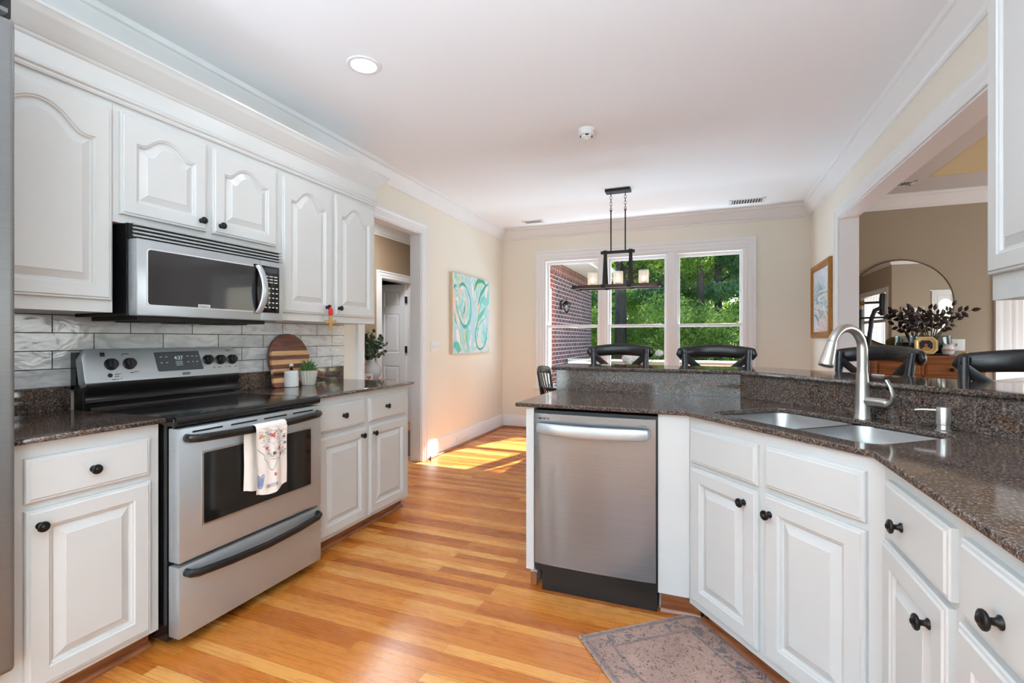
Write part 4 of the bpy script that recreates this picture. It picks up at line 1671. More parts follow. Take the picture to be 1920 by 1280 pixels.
b.obj('printed_map', [M_INK, M_INK2, M_PR_RED, M_PR_OR, M_PR_BL, M_PR_GR], t, smooth=False)
tx = text_part('printed_lettering', "SUSAN'S KITCHEN", .0235, M_INK, t, (0, 0, 0), (R(90), 0, 0), squeeze=1)
for v in tx.data.vertices:
    s_ = .46 + v.co.x * .40 / .235
    t_ = .125 + v.co.y * 3.3 + .0
    p_ = tw(s_, t_, .0003)
    v.co = Vector((p_.x, p_.z, -p_.y + (.0002 if v.co.z > 0 else 0)))
tx.location = (0, 0, 0)

# ------------------------------------------------------------------ microwave
t = thing('microwave', 'stainless over-the-range microwave with dark window and keypad', 'microwave', (-2.20, 1.289, 0), R(90))
b = B()
b.box(0, .757, .040, .405, 1.322, 1.712)
b.obj('case', M_ENAMEL, t, smooth=False)
b = B()
b.box(.05, .70, .06, .38, 1.306, 1.323)
for k in range(3):
    b.box(.10 + .2 * k, .24 + .2 * k, .12, .30, 1.300, 1.307)
b.obj('grease_filter', M_IRON, t, smooth=False)
b = B()
b.box(.004, .753, .012, .045, 1.648, 1.709)
b.obj('vent_recess', M_BLACK, t, smooth=False)
b = B()
for z in (1.652, 1.668, 1.684, 1.700):
    b.prism([(-.002 + .006, z), (-.006, z + .001), (-.006, z + .0075), (.014, z + .011)], .003, .754, 'X')
b.obj('vent_louvre', M_STEEL, t)
b = B()
b.box(.002, .606, -.018, .039, 1.324, 1.645, bev=.006)
dd = b.obj('door', M_STEEL, t)
b = B()
b.prism(rrect(.040, .576, 1.366, 1.608, .014), -.0205, -.012, 'Y')
b.obj('window_bezel', M_LIGHTPRINT, dd)
b = B()
b.prism(rrect(.045, .571, 1.371, 1.603, .012), -.0225, -.016, 'Y')
b.obj('door_window', M_MWGLASS, dd)
b = B()
b.prism(rrect(.562, .606, 1.358, 1.618, .006), -.0215, -.012, 'Y')
b.obj('handle_recess', M_BGLASS, dd)
b = B()
pts = []
for k in range(17):
    f = k / 16
    pts.append((.590 + .008 * math.sin(PI * f), -.020 - .040 * math.sin(PI * f) ** .7, 1.364 + .246 * f))
b.tube(pts, .0165, 14, squash=(1.1, .55), up=(0, 1, 0))
b.obj('handle', M_STEEL, dd)
b = B()
b.box(.608, .755, -.016, .039, 1.324, 1.645, bev=.005)
cp = b.obj('control_panel', M_STEEL, t)
b = B()
b.box(.612, .728, -.0185, -.010, 1.366, 1.618, bev=.002)
b.obj('keypad', M_BGLASS, cp)
b = B()
for r_ in range(5):
    for c_ in range(4):
        z = 1.392 + r_ * .026
        x = .632 + c_ * .024
        b.box(x, x + .012, -.0192, -.018, z, z + .006)
for r_ in range(3):
    for c_ in range(3):
        z = 1.528 + r_ * .016
        x = .632 + c_ * .030
        b.box(x, x + .022, -.0192, -.018, z, z + .005)
b.obj('key_legends', M_LIGHTPRINT, cp, smooth=False)
b = B()
b.box(.628, .712, -.0192, -.018, 1.582, 1.606)
b.obj('display', M_DISP, cp, smooth=False)
b = B()
b.box(.262, .320, -.0236, -.018, 1.373, 1.386)
b.obj('badge', M_LIGHTPRINT, dd, smooth=False)
text_part('badge_lettering', 'Kenmore', .0125, M_DARKPRINT, dd, (.291, -.0241, 1.3795), (R(90), 0, 0))

# ------------------------------------------------------------------ refrigerator
t = thing('refrigerator', 'tall stainless refrigerator cut off by the frame beside the wall cabinets', 'refrigerator', (-1.93, -.05, 0), R(90))
b = B()
b.box(-.02, .812, .095, .685, .02, 2.32)
b.obj('cabinet', M_LIGHTPRINT, t, smooth=False)
b = B()
b.box(.0, .858, .0, .060, .225, 2.185, bev=.016, seg=4)
fd = b.obj('door', M_STEELF, t)
b = B()
b.tube([(.06, 0, .7), (.06, -.05, .74), (.06, -.055, 1.3), (.06, -.05, 1.86), (.06, 0, 1.9)], .012, 12)
b.obj('handle', M_STEEL, fd)
b = B()
b.box(.0, .858, .030, .060, 2.20, 2.32)
b.obj('upper_grille', M_BLACK, t, smooth=False)
b = B()
for k in range(3):
    b.box(.0, .840, .0, .035, 2.198 + k * .042, 2.212 + k * .042, bev=.003)
b.obj('grille_slat', M_STEELF, t)
b = B()
b.box(.0, .81, .075, .095, .02, .215)
for k in range(10):
    b.box(.0, .81, .068, .076, .03 + k * .018, .040 + k * .018)
b.obj('toe_grille', M_IRON, t, smooth=False)

# ------------------------------------------------------------------ things on the left counter
CT = .9145
t = thing('round_cutting_board', 'round dark walnut paddle board leaning on the tile behind the striped board', 'cutting board', (-2.560, 2.462, CT))
b = B()
r_ = .170
hd = math.atan2(-.140, .305)
pts = []
a0 = hd + .17
for k in range(49):
    a = a0 + (2 * PI - .34) * k / 48
    pts.append((r_ * math.cos(a), r_ + .006 + r_ * math.sin(a)))
ux, uz = math.cos(hd), math.sin(hd)
cc_ = (0, r_ + .006)
for f, w_ in ((.20, -.020), (.29, -.026), (.325, -.020), (.338, 0), (.325, .020), (.29, .026), (.20, .020)):
    pts.append((cc_[0] + ux * f - uz * w_, cc_[1] + uz * f + ux * w_))
b.m = Matrix.Rotation(R(-6), 4, 'Y')
b.prism([(p[0], p[1]) for p in pts], -.009, .009, 'X', bev=.004)
b.obj('board', M_WALNUT, t)
b = B()
b.m = Matrix.Rotation(R(-6), 4, 'Y')
hx_, hz_ = ux * .300, cc_[1] + uz * .300
b.lathe([(0, .0001), (.0075, .0001), (.0075, .0006), (0, .0006)], (.0088, hx_, hz_), (1, 0, 0), 16)
b.obj('hanging_hole', M_DARKPRINT, t)

t = thing('striped_cutting_board', 'rectangular cutting board striped in maple and walnut', 'cutting board', (-2.525, 2.436, CT))
b = B()
b.m = Matrix.Rotation(R(-7), 4, 'Y')
hh, ww = .232, .157
ns = 8
out = rrect(-ww, ww, 0, hh, .020)
for k in range(ns):
    za, zb = hh * k / ns, hh * (k + 1) / ns
    tt = bmesh.new()
    vs_ = [tt.verts.new((0, p[0], p[1])) for p in out]
    tt.faces.new(vs_)
    g = tt.verts[:] + tt.edges[:] + tt.faces[:]
    bmesh.ops.bisect_plane(tt, geom=g, plane_co=(0, 0, za), plane_no=(0, 0, -1), clear_outer=True)
    bmesh.ops.bisect_plane(tt, geom=tt.verts[:] + tt.edges[:] + tt.faces[:], plane_co=(0, 0, zb), plane_no=(0, 0, 1), clear_outer=True)
    r = bmesh.ops.extrude_face_region(tt, geom=tt.faces[:])
    for v in [e for e in r['geom'] if isinstance(e, bmesh.types.BMVert)]:
        v.co.x += .019
    bmesh.ops.recalc_face_normals(tt, faces=tt.faces[:])
    b._merge(tt, k % 2)
b.obj('board', [M_WALNUT, M_MAPLE], t)

t = thing('canister', 'small white ribbed lidded canister in front of the striped board', 'canister', (-2.490, 2.398, CT))
b = B()
pr_ = [(0, 0), (.040, 0)]
for k in range(11):
    z = .003 + k * .0078
    pr_ += [(.0445, z + .001), (.0445, z + .0055), (.0435, z + .0068)]
pr_ += [(.041, .091), (.0, .091)]
b.lathe(pr_, seg=36)
b.obj('jar', M_WHITE, t)
b = B()
b.lathe([(0, .091), (.0445, .091), (.0450, .094), (.0440, .102), (.036, .106), (0, .108)], seg=36)
b.obj('lid', M_WHITE, t)
b = B()
b.lathe([(0, .106), (.008, .107), (.012, .114), (.006, .122), (.004, .126), (0, .127)], seg=16)
b.obj('lid_knob', M_BRONZE, t)
for k in range(7):
    a = (k - 3) / 3 * 1.1
    b = B()
    b.ball((0, .013 * math.sin(a), .134 + .009 * math.cos(a)), .006, sc=(.5, .75, 1.5), sub=1)
    b.obj('petal', M_WHITE, t)

t = thing('potted_plant', 'small spiky green succulent in a fluted whitewashed pot', 'plant', (-2.480, 2.532, CT))
tt = bmesh.new()
rings = []
nf = 108
for (r_, z) in ((.040, 0), (.043, .004), (.0595, .090), (.061, .096), (.061, .099), (.055, .099), (.050, .085)):
    rg = []
    for k in range(nf):
        a = 2 * PI * k / nf
        fl = 1 + (.10 * abs(math.sin(a * 9)) - .06 if .003 < z < .092 else 0)
        rg.append(tt.verts.new((r_ * fl * math.cos(a), r_ * fl * math.sin(a), z)))
    rings.append(rg)
for a_, c_ in zip(rings, rings[1:]):
    ring_bridge(tt, a_, c_)
tt.faces.new(rings[0][::-1])
tt.faces.new(rings[-1])
b = B()
b._merge(tt, 0)
b.obj('pot', M_TERRA, t, angle=70)
b = B()
rnd = random.Random(9)
for k in range(70):
    a = rnd.uniform(0, 2 * PI)
    lean = rnd.uniform(.1, 1.0)
    L = rnd.uniform(.07, .105) * (1.05 - .25 * lean)
    dx, dy = math.cos(a) * math.sin(lean), math.sin(a) * math.sin(lean)
    x0, y0 = rnd.uniform(-.022, .022), rnd.uniform(-.022, .022)
    b.tube([(x0, y0, .085), (x0 + dx * L * .5, y0 + dy * L * .5, .085 + math.cos(lean) * L * .6), (x0 + dx * L, y0 + dy * L, .085 + math.cos(lean) * L * .95)], [.0035, .003, .0004], 5)
o = b.obj('foliage', M_GRASSP, t)

t = thing('hanging_cross', 'small tan wooden cross on a red tassel hanging from a cabinet knob', 'ornament', (-2.232, 2.470, 1.28), R(-28))
b = B()
b.prism([(-.013, 0), (.013, 0), (.010, .046), (.034, .044), (.036, .068), (.010, .066), (.013, .096), (-.013, .096), (-.010, .066), (-.036, .068), (-.034, .044), (-.010, .046)], -.004, .004, 'X', bev=.0015)
b.obj('cross', M_CROSS, t)
b = B()
b.lathe([(0, .096), (.010, .097), (.0135, .108), (.0135, .134), (.009, .142), (.004, .147), (0, .147)], seg=14)
b.tube([(0, 0, .140), (-.004, .0, .152), (.002, .006, .160), (.004, 0, .150), (0, -.006, .152), (0, 0, .142)], .002, 6)
b.obj('tassel', M_RED, t)

# ------------------------------------------------------------------ pictures
t = thing('canvas_painting', 'abstract turquoise and white canvas painting on the cream wall', 'painting', (XL + .001, 4.748, 1.055))
PW, PH = .979, .915
b = B()
b.box(0, .038, 0, PW, 0, PH, bev=.002)
b.obj('stretcher', M_CANWOOD, t)
M_CANV = mat('painted_canvas', rgb(196, 222, 222), 0.8, noise=0.1)
nt = M_CANV.node_tree
v_ = coords(nt, (1, 4.2, 1.6), (0.5, 0, 0))
n_ = noise_out(nt, v_, 1.3, 4, 2.2)
cc = ramp(nt, n_, [(0.25, rgb(238, 222, 196)), (0.38, rgb(240, 236, 230)), (0.46, rgb(188, 222, 226)), (0.52, rgb(150, 214, 208)), (0.58, rgb(214, 228, 234)), (0.66, rgb(240, 214, 204)), (0.8, rgb(196, 206, 232))])
nt.links.new(cc, nt.nodes['Principled BSDF'].inputs['Base Color'])
M_TQ = mat('turquoise_paint', rgb(98, 196, 182), 0.6, noise=0.25, nscale=14)
M_TQ2 = mat('deep_teal_paint', rgb(66, 168, 154), 0.6, noise=0.25, nscale=14)
M_AQ = mat('aqua_paint', rgb(140, 214, 212), 0.6, noise=0.12, nscale=14)
M_PK = mat('blush_paint', rgb(240, 208, 196), 0.6, noise=0.05, nscale=14)
M_LM = mat('lime_paint', rgb(214, 220, 130), 0.6, noise=0.1, nscale=14)
M_LB = mat('sky_blue_paint', rgb(188, 214, 228), 0.6, noise=0.1, nscale=14)
M_WP = mat('white_paint_stroke', rgb(240, 240, 236), 0.6, noise=0.04, nscale=14)


def cv(s_, t_, lift=0.0):
    return Vector((.0395 + lift, s_ * PW, t_ * PH))


b = B()
b.box(.0375, .0392, .003, PW - .003, .003, PH - .003)
strokes = [
    ([(.03, .78), (.05, .56), (.10, .40)], (.04, .07, .03), 3), ([(.20, .96), (.16, .80), (.22, .68)], (.03, .07, .03), 3),
    ([(.62, .70), (.70, .50), (.64, .34)], (.04, .10, .04), 3), ([(.10, .30), (.14, .18), (.20, .06)], (.05, .10, .05), 6),
    ([(.40, .98), (.44, .80), (.50, .55), (.52, .30), (.50, .06)], (.06, .13, .07), 5), ([(.06, .28), (.05, .16), (.07, .04)], (.03, .09, .05), 5),
    ([(.90, .75), (.95, .50), (.92, .25)], (.03, .08, .05), 5), ([(.38, .42), (.36, .25), (.40, .05)], (.03, .07, .03), 2),
    ([(.70, .66), (.80, .72), (.94, .70), (.98, .86)], (.05, .12, .06), 2), ([(.80, .30), (.88, .20), (.84, .10)], (.05, .10, .04), 2),
    ([(.24, .70), (.20, .56), (.26, .46), (.32, .58), (.26, .68)], (.03, .05, .02), 2), ([(.34, .70), (.32, .55), (.26, .44)], (.02, .04, .02), 3),
    ([(.30, .62), (.28, .54), (.25, .50)], (.01, .035, .01), 1),
    ([(.14, .82), (.28, .88), (.42, .74), (.46, .58), (.42, .42), (.30, .33), (.18, .42), (.10, .56), (.08, .66)], (.012, .045, .02), 0),
    ([(.16, .85), (.24, .88), (.32, .85)], (.02, .045, .02), 1), ([(.20, .40), (.28, .345), (.36, .37)], (.015, .04, .015), 1),
    ([(.02, .80), (.05, .84), (.08, .82)], (.01, .035, .01), 1),
    ([(.54, .82), (.64, .95), (.78, .98), (.90, .93)], (.015, .075, .02), 1), ([(.58, .84), (.68, .92), (.80, .95)], (.01, .035, .01), 4),
    ([(.66, .62), (.72, .76), (.84, .88), (.96, .96)], (.01, .05, .02), 1), ([(.64, .30), (.66, .48), (.76, .70), (.86, .80)], (.008, .02, .01), 0),
    ([(.60, .30), (.68, .46), (.82, .56), (.86, .64)], (.02, .075, .02), 0), ([(.60, .34), (.58, .22), (.64, .08), (.76, .05), (.88, .14), (.94, .34)], (.02, .028, .015), 1),
    ([(.90, .60), (.86, .48), (.70, .38), (.62, .20)], (.008, .018, .01), 0), ([(.56, .44), (.54, .24), (.54, .08)], (.006, .014, .01), 5),
    ([(.04, .50), (.06, .42), (.10, .36)], (.008, .02, .008), 1), ([(.16, .30), (.18, .20), (.20, .02)], (.008, .018, .01), 0),
    ([(.06, .98), (.12, .92), (.24, .92)], (.006, .022, .006), 4), ([(.04, .98), (.10, .90), (.12, .84)], (.006, .012, .006), 0),
    ([(.26, .28), (.28, .22), (.24, .14)], (.008, .045, .008), 4), ([(.30, .30), (.32, .18), (.26, .12)], (.006, .012, .006), 0),
    ([(.02, .12), (.10, .10), (.16, .02)], (.06, .11, .08), 0), ([(.36, .33), (.34, .20), (.38, .02)], (.006, .014, .006), 0),
    ([(.48, .12), (.54, .08), (.58, .01)], (.01, .018, .006), 5), 
    ([(.46, .98), (.50, .86), (.48, .72)], (.006, .03, .006), 6), ([(.90, .05), (.94, .02), (.97, .06), (.93, .08)], .008, 3),
]
for k, (p_, w_, mi) in enumerate(strokes):
    b.ribbon([(min(.99, max(.01, a)), min(.99, max(.01, c))) for a, c in p_], w_, lambda s_, t_, l: cv(min(.996, max(.004, s_)), min(.996, max(.004, t_)), l), mi + 1 if mi < 6 else 7, .00004 * k)
b.obj('painted_canvas', [M_CANV, M_TQ, M_TQ2, M_AQ, M_PK, M_LM, M_LB, M_WP], t, smooth=False)

t = thing('framed_picture', 'gold-framed pastel landscape on the wall beside the wide opening', 'picture', (XR - .001, 6.105, 1.232), R(-90))
PW2, PH2 = .825, .765
b = B()
b.sweep([(0, 0, 0), (0, 0, PH2), (PW2, 0, PH2), (PW2, 0, 0)], (0, -1, 0), [(0, 0), (0, .022), (-.008, .030), (-.030, .032), (-.045, .024), (-.060, .022), (-.066, .012), (-.066, 0)], closed=True)
b.obj('frame', M_GOLD, t)
pals = [(212, 220, 228), (198, 212, 222), (222, 210, 214), (166, 194, 204), (140, 166, 176), (186, 206, 190), (200, 210, 198), (214, 190, 186), (224, 180, 176), (214, 208, 200), (128, 144, 152)]
PM = [mat('landscape_tone', rgb(*c), 0.6, noise=0.1, nscale=9) for c in pals]


def lp(s_, t_, lift=0.0):
    return Vector((.06 + s_ * (PW2 - .12), -.012 - lift, .06 + t_ * (PH2 - .12)))


b = B()
b.box(.05, PW2 - .05, -.011, -.002, .05, PH2 - .05)
rnd = random.Random(3)
for k in range(170):
    t_ = rnd.random()
    s_ = rnd.uniform(.02, .9)
    if t_ > .62:
        mi = rnd.choice((0, 1, 0, 1, 2))
    elif t_ > .38:
        mi = rnd.choice((5, 6, 3, 9, 4))
    elif t_ > .25:
        mi = rnd.choice((4, 10, 9, 5, 7))
    else:
        mi = rnd.choice((8, 8, 7, 9, 2))
    L = rnd.uniform(.08, .2)
    sl_ = rnd.uniform(-.04, .04) if t_ > .38 else rnd.uniform(-.1, -.02)
    b.ribbon([(s_, t_), (min(.99, s_ + L / 2), t_ + sl_ / 2), (min(.99, s_ + L), max(.02, t_ + sl_))], rnd.uniform(.02, .05), lambda a, c, l: lp(min(.995, max(.005, a)), min(.995, max(.005, c)), l), mi, .00002 * k)
b.ribbon([(.05, .66), (.30, .76), (.45, .74), (.75, .66)], (.01, .09, .02), lp, 3, .0040)
b.ribbon([(.20, .64), (.45, .70), (.62, .66)], (.02, .07, .02), lp, 4, .0041)
b.ribbon([(.02, .60), (.5, .605), (.98, .60)], .012, lp, 10, .0042)
b.obj('painted_landscape', PM, t, smooth=False)

# round mirror
t = thing('round_mirror', 'large round mirror with a thin dark metal frame above the sideboard', 'mirror', (1.930, YF - .005, 1.600))
b = B()
b.lathe([(.452, 0), (.460, .002), (.462, .012), (.458, .022), (.452, .022), (.450, .014), (.448, 0)], (0, 0, 0), (0, -1, 0), 96)
b.obj('frame', mat('antique_brass', rgb(120, 100, 78), 0.3, 0.8, noise=0.1), t)
b = B()
b.lathe([(0, 0), (.452, 0), (.452, .012), (0, .012)], (0, 0, 0), (0, -1, 0), 96)
b.obj('mirror_glass', M_MIRROR, t, smooth=False)

# picture reflected in the mirror, hanging in the next room
t = thing('framed_picture', 'silver-framed dark print seen only in the round mirror', 'picture', (3.73, 1.601, 1.42), R(180))
b = B()
b.sweep([(0, 0, 0), (0, 0, .40), (.34, 0, .40), (.34, 0, 0)], (0, -1, 0), [(0, 0), (0, .02), (-.02, .024), (-.03, .01), (-.03, 0)], closed=True)
b.obj('frame', mat('silver_frame', rgb(168, 160, 150), 0.35, 0.7, noise=0.1), t)
b = B()
b.box(.02, .32, -.008, 0, .02, .38)
b.obj('mat_board', M_WHITE, t, smooth=False)
b = B()
b.lathe([(0, 0), (.085, 0), (.085, .002), (0, .002)], (.16, -.008, .22), (0, -1, 0), 24)
b.obj('print', mat('mauve_print', rgb(112, 92, 96), 0.7, noise=0.3), t)

# ------------------------------------------------------------------ rugs
t = slab2d('kitchen_rug', rrect(0, 1.80, 0, .57, .006, 2), [], .0005, .0085, M_RUG, None, .003)
t.location = (-.478, 1.945, 0)
t.rotation_euler = (0, 0, math.atan2(-.777, .63))
tag(t, 'faded mauve and grey patterned rug in front of the sink cabinet', 'rug')
t = slab2d('hall_rug', rrect(0, .75, 0, 2.2, .006, 2), [], .0005, .0085, M_RUG2, None, .003)
t.location = (-3.62, 4.30, 0)
tag(t, 'dark grey patterned rug on the hall floor beyond the doorway', 'rug')

b = B()
b.prism(rrect(0, .270, 0, .045, .022), 0, .012, 'X', bev=.003)
o = b.obj('baseboard_register', M_PLASTIC, None, loc=(XL + .0165, 4.88, .055))
tag(o, 'small white oval cover on the baseboard under the turquoise canvas', 'wall cover')
o = B().lathe([(0, 0), (.009, 0), (.009, .004), (.006, .007), (.005, .030), (.010, .034), (.010, .040), (0, .041)], seg=14).obj('door_stop', M_BRONZE, None, loc=(-2.555, 4.235, 0))
tag(o, 'tiny dark door stop on the floor beside the doorway casing', 'door stop')

# ------------------------------------------------------------------ bar stools
def make_stool(label, loc, rz):
    t = thing('bar_stool', label, 'stool', loc, rz, 'bar stools behind the raised counter')
    b = B()
    b.prism(rrect(-.205, .205, -.20, .19, .07), .705, .745, 'Z', bev=.014, seg=3)
    b.obj('seat', M_STOOL, t)
    for sx in (-1, 1):
        b = B()
        b.tube([(sx * .165, -.155, .71), (sx * .205, -.185, 0)], [.019, .015], 12)
        b.obj('leg', M_STOOL, t)
        b = B()
        b.tube([(sx * .200, .205, 0), (sx * .172, .165, .60), (sx * .176, .170, .76), (sx * .190, .202, 1.00), (sx * .198, .222, 1.150), (sx * .1985, .223, 1.158)], [.016, .020, .021, .021, .020, .012], 14)
        b.obj('leg', M_STOOL, t)
    for z in (.24,):
        b = B()
        b.tube([(-.19, -.175, z), (.19, -.175, z)], .011, 10)
        b.obj('stretcher', M_STOOL, t)
        b = B()
        b.tube([(-.19, .19, z + .06), (.19, .19, z + .06)], .011, 10)
        b.obj('stretcher', M_STOOL, t)
        for sx in (-1, 1):
            b = B()
            b.tube([(sx * .19, -.175, z + .08), (sx * .19, .19, z + .08)], .011, 10)
            b.obj('stretcher', M_STOOL, t)
    b = B()
    pts, rr = [], []
    for k in range(29):
        u = -1 + 2 * k / 28
        pts.append((u * .248, .232 + .085 * (1 - abs(u) ** 2.2), 1.120 + .024 * (1 - u * u)))
        e = max(0.0, 1 - abs(u) ** 26) ** .45
        rr.append(max(.006, .0445 * (.90 + .10 * (1 - u * u)) * e))
    b.tube(pts, rr, 18, squash=(.52, 1.0), up=(0, 0, 1))
    b.obj('top_rail', M_STOOL, t, angle=60)
    for sx in (-1, 1):
        b = B()
        b.tube([(sx * .192, .212, 1.105), (sx * .10, .245, 1.02), (0, .252, .93), (-sx * .10, .230, .85), (-sx * .176, .180, .775)], .0155, 4, squash=(1.45, .38), up=(0, 1, 0))
        b.obj('cross_brace', M_STOOL, t)
        b = B()
        b.ball((sx * .198, .200, 1.128), .006, sub=1)
        b.obj('bolt', M_BRONZE, t)
    return t


st = make_stool('black cross-back bar stool with its back against the left and middle window panes', (-.583, 3.455, 0), 0)
dup(st, (.080, 3.275, 0), 0, 'black cross-back bar stool with its back in front of the right window')
dup(st, (.925 - .27 * .772, 3.29 - .27 * .636, 0), R(-50.5), 'black cross-back bar stool behind the faucet, in front of the wide opening')
dup(st, (1.150 - .29 * .772, 2.37 - .29 * .636, 0), R(-52), 'black cross-back bar stool cut off by the right edge, under the hanging cabinet')

# ------------------------------------------------------------------ dining table and chair
t = thing('dining_table', 'black dining table under the chandelier, mostly hidden by the bar', 'table', (-.72, 4.96, 0))
b = B()
b.prism(rrect(-.72, .72, -.47, .47, .05), .722, .752, 'Z', bev=.006)
b.obj('tabletop', mat('black_table_paint', rgb(40, 40, 42), 0.12, noise=0.05), t)
for sx in (-1, 1):
    for sy in (-1, 1):
        b = B()
        b.tube([(sx * .62, sy * .38, .722), (sx * .63, sy * .39, 0)], [.040, .025], 12)
        b.obj('leg', M_STOOL, t)
b = B()
b.box(-.62, .62, -.38, .38, .65, .722)
b.obj('apron', M_STOOL, t, smooth=False)

t = thing('dining_chair', 'black dining chair with vertical slats at the left end of the table', 'chair', (-1.30, 4.82, 0), R(-90))
# local: back toward -y ; facing +y (world +X)
b = B()
b.prism(rrect(-.21, .21, -.20, .22, .06), .43, .465, 'Z', bev=.010)
b.obj('seat', M_STOOL, t)
for sx in (-1, 1):
    b = B()
    b.tube([(sx * .17, .17, .435), (sx * .19, .19, 0)], [.018, .014], 10)
    b.obj('leg', M_STOOL, t)
    b = B()
    b.tube([(sx * .19, -.22, 0), (sx * .175, -.18, .45), (sx * .185, -.215, .72), (sx * .195, -.240, .88)], [.015, .018, .016, .014], 10)
    b.obj('leg', M_STOOL, t)
b = B()
pts = [(-.215 + .43 * k / 14, -.238 - .045 * (1 - (2 * k / 14 - 1) ** 2), .885 + .022 * (1 - (2 * k / 14 - 1) ** 2)) for k in range(15)]
b.tube(pts, [.030 if 0 < k < 14 else .018 for k in range(15)], 12, squash=(.32, 1.25), up=(0, 0, 1))
b.obj('crest_rail', M_STOOL, t, angle=60)
for k in range(5):
    x = -.13 + k * .065
    b = B()
    b.tube([(x * .9, -.175, .46), (x, -.235 - .04 * (1 - (x / .2) ** 2), .87)], [.010, .010], 8, squash=(1.4, .7), up=(0, 1, 0))
    b.obj('slat', M_STOOL, t)

t = thing('flower_vase', 'white flowers with green buds in a glass vase on the dining table', 'flowers', (-.640, 4.86, .7525))
b = B()
b.lathe([(0, 0), (.045, 0), (.050, .01), (.040, .10), (.046, .19), (.043, .19), (.037, .10), (.046, .012), (0, .008)], seg=24)
b.obj('vase', M_VGLASS, t)
M_PETAL = mat('white_petal', rgb(238, 238, 236), 0.6, noise=0.03)
rnd = random.Random(12)
for (cx_, cy_, cz_, r_) in ((-.055, 0, .275, .052), (.02, .02, .270, .045), (.075, -.01, .262, .036), (-.02, -.03, .245, .035), (.245, .05, .330, .036)):  # last bloom, raised at the right, is added in place of a reflection
    b = B()
    for k in range(46):
        d = Vector((rnd.gauss(0, 1), rnd.gauss(0, 1), abs(rnd.gauss(0, 1)) * .8 - .2)).normalized()
        c = Vector((cx_, cy_, cz_)) + d * r_
        q = d.to_track_quat('Z', 'X').to_matrix().to_4x4()
        b.m = Matrix.Translation(c) @ q @ Matrix.Rotation(rnd.uniform(0, 6), 4, 'Z')
        b.prism([(-.012, -.006), (0, -.013), (.012, -.006), (.012, .006), (0, .013), (-.012, .006)], -.001, .001, 'Z')
    b.m = Matrix.Identity(4)
    b.ball((cx_, cy_, cz_), r_ * .9)
    b.obj('bloom', M_PETAL, t, angle=80)
b = B()
for (x, y, z) in ((-.05, 0, .26), (.02, .02, .26), (.07, -.01, .25), (.23, .05, .31), (-.02, -.03, .23)):
    b.tube([(x * .1, y * .1, .02), (x * .4, y * .4, .18), (x, y, z)], .003, 6)
b.obj('stems', M_GRASSP, t)
b = B()
for k in range(22):
    b.ball((rnd.uniform(-.03, .08), rnd.uniform(-.06, -.03), rnd.uniform(.215, .255)), .010, sc=(1, 1, 1.3), sub=1)
b.obj('buds', mat('green_bud', rgb(176, 186, 110), 0.6, noise=0.3, nscale=30), t)

# ------------------------------------------------------------------ next room furniture
t = thing('sideboard', 'cherry wood sideboard with two drawers below the round mirror', 'sideboard', (1.56, 5.80, 0))
SW = .885
b = B()
b.box(.01, SW - .01, .015, .44, .10, 1.03)
for sx in (0.0, SW - .05):
    b.box(sx, sx + .05, .0, .44, .0, 1.03, bev=.004)
b.box(.05, SW - .05, .006, .03, .995, 1.03)
b.box(.05, SW - .05, .006, .03, .855, .872)
b.box(.405, .430, .006, .03, .86, 1.0)
b.obj('carcass', M_CHERRY, t)
b = B()
b.box(-.015, SW + .015, -.018, .455, 1.030, 1.042, bev=.003)
b.box(-.022, SW + .022, -.025, .460, 1.042, 1.064, bev=.007, seg=3)
b.obj('top', M_CHERRY, t)
for x0, x1 in ((.052, .403), (.432, SW - .052)):
    b = B()
    door_geo(b, x0 + .003, x1 - .003, .875, .992, .010, .012, panel=False)
    d_ = b.obj('drawer', M_CHERRY, t)
    b = B()
    b.lathe([(0, 0), (.006, 0), (.006, .010), (.017, .014), (.019, .020), (.014, .026), (0, .027)], ((x0 + x1) / 2, -.001, .932), (0, -1, 0), 18)
    b.obj('drawer_knob', M_BRONZE, d_)
for x0, x1 in ((.052, .440), (.445, SW - .052)):
    b = B()
    door_geo(b, x0 + .003, x1 - .003, .13, .850, .010, .012, panel=True)
    b.obj('cupboard_door', M_CHERRY, t)

TT = 1.0645
t = thing('tray', 'dark oval tray with gilt handles on the sideboard', 'tray', (2.12, 5.93, TT))
b = B()
b.prism([(.20 * math.cos(2 * PI * k / 40), .12 * math.sin(2 * PI * k / 40)) for k in range(40)], 0, .012, 'Z', bev=.004)
b.obj('tray_base', M_ENAMEL, t)
for sx in (-1, 1):
    b = B()
    b.tube([(sx * .185, -.05, .010), (sx * .215, -.045, .026), (sx * .235, -.02, .030), (sx * .235, .02, .030), (sx * .215, .045, .026), (sx * .185, .05, .010)], .006, 8)
    b.obj('handle', M_BRASS, t)
t = thing('photo_frame', 'octagonal gold photo frame holding a portrait of a smiling person', 'picture frame', (2.012, 5.835, TT + .0125), R(-6))
OCT = [(-.052, 0), (.052, 0), (.090, .040), (.090, .132), (.052, .172), (-.052, .172), (-.090, .132), (-.090, .040)]
b = B()
b.m = Matrix.Rotation(R(-8), 4, 'X')
b.prism(OCT, -.006, .006, 'Y', bev=.003)
b.sweep([(p[0] * .99, -.006, .086 + (p[1] - .086) * .99) for p in OCT], (0, -1, 0), [(0, 0), (.004, .008), (.016, .010), (.026, .004), (.030, .0)], closed=True)
b.obj('frame', M_BRASS, t)
b = B()
b.m = Matrix.Rotation(R(-8), 4, 'X')
sc8 = .56
b.prism([(p[0] * sc8, .086 + (p[1] - .086) * sc8) for p in OCT], -.0085, -.006, 'Y')


def pic(pts, mi, y):
    b.prism([(x, .086 + z) for x, z in pts], -.0085 - y, -.0084, 'Y', mi)


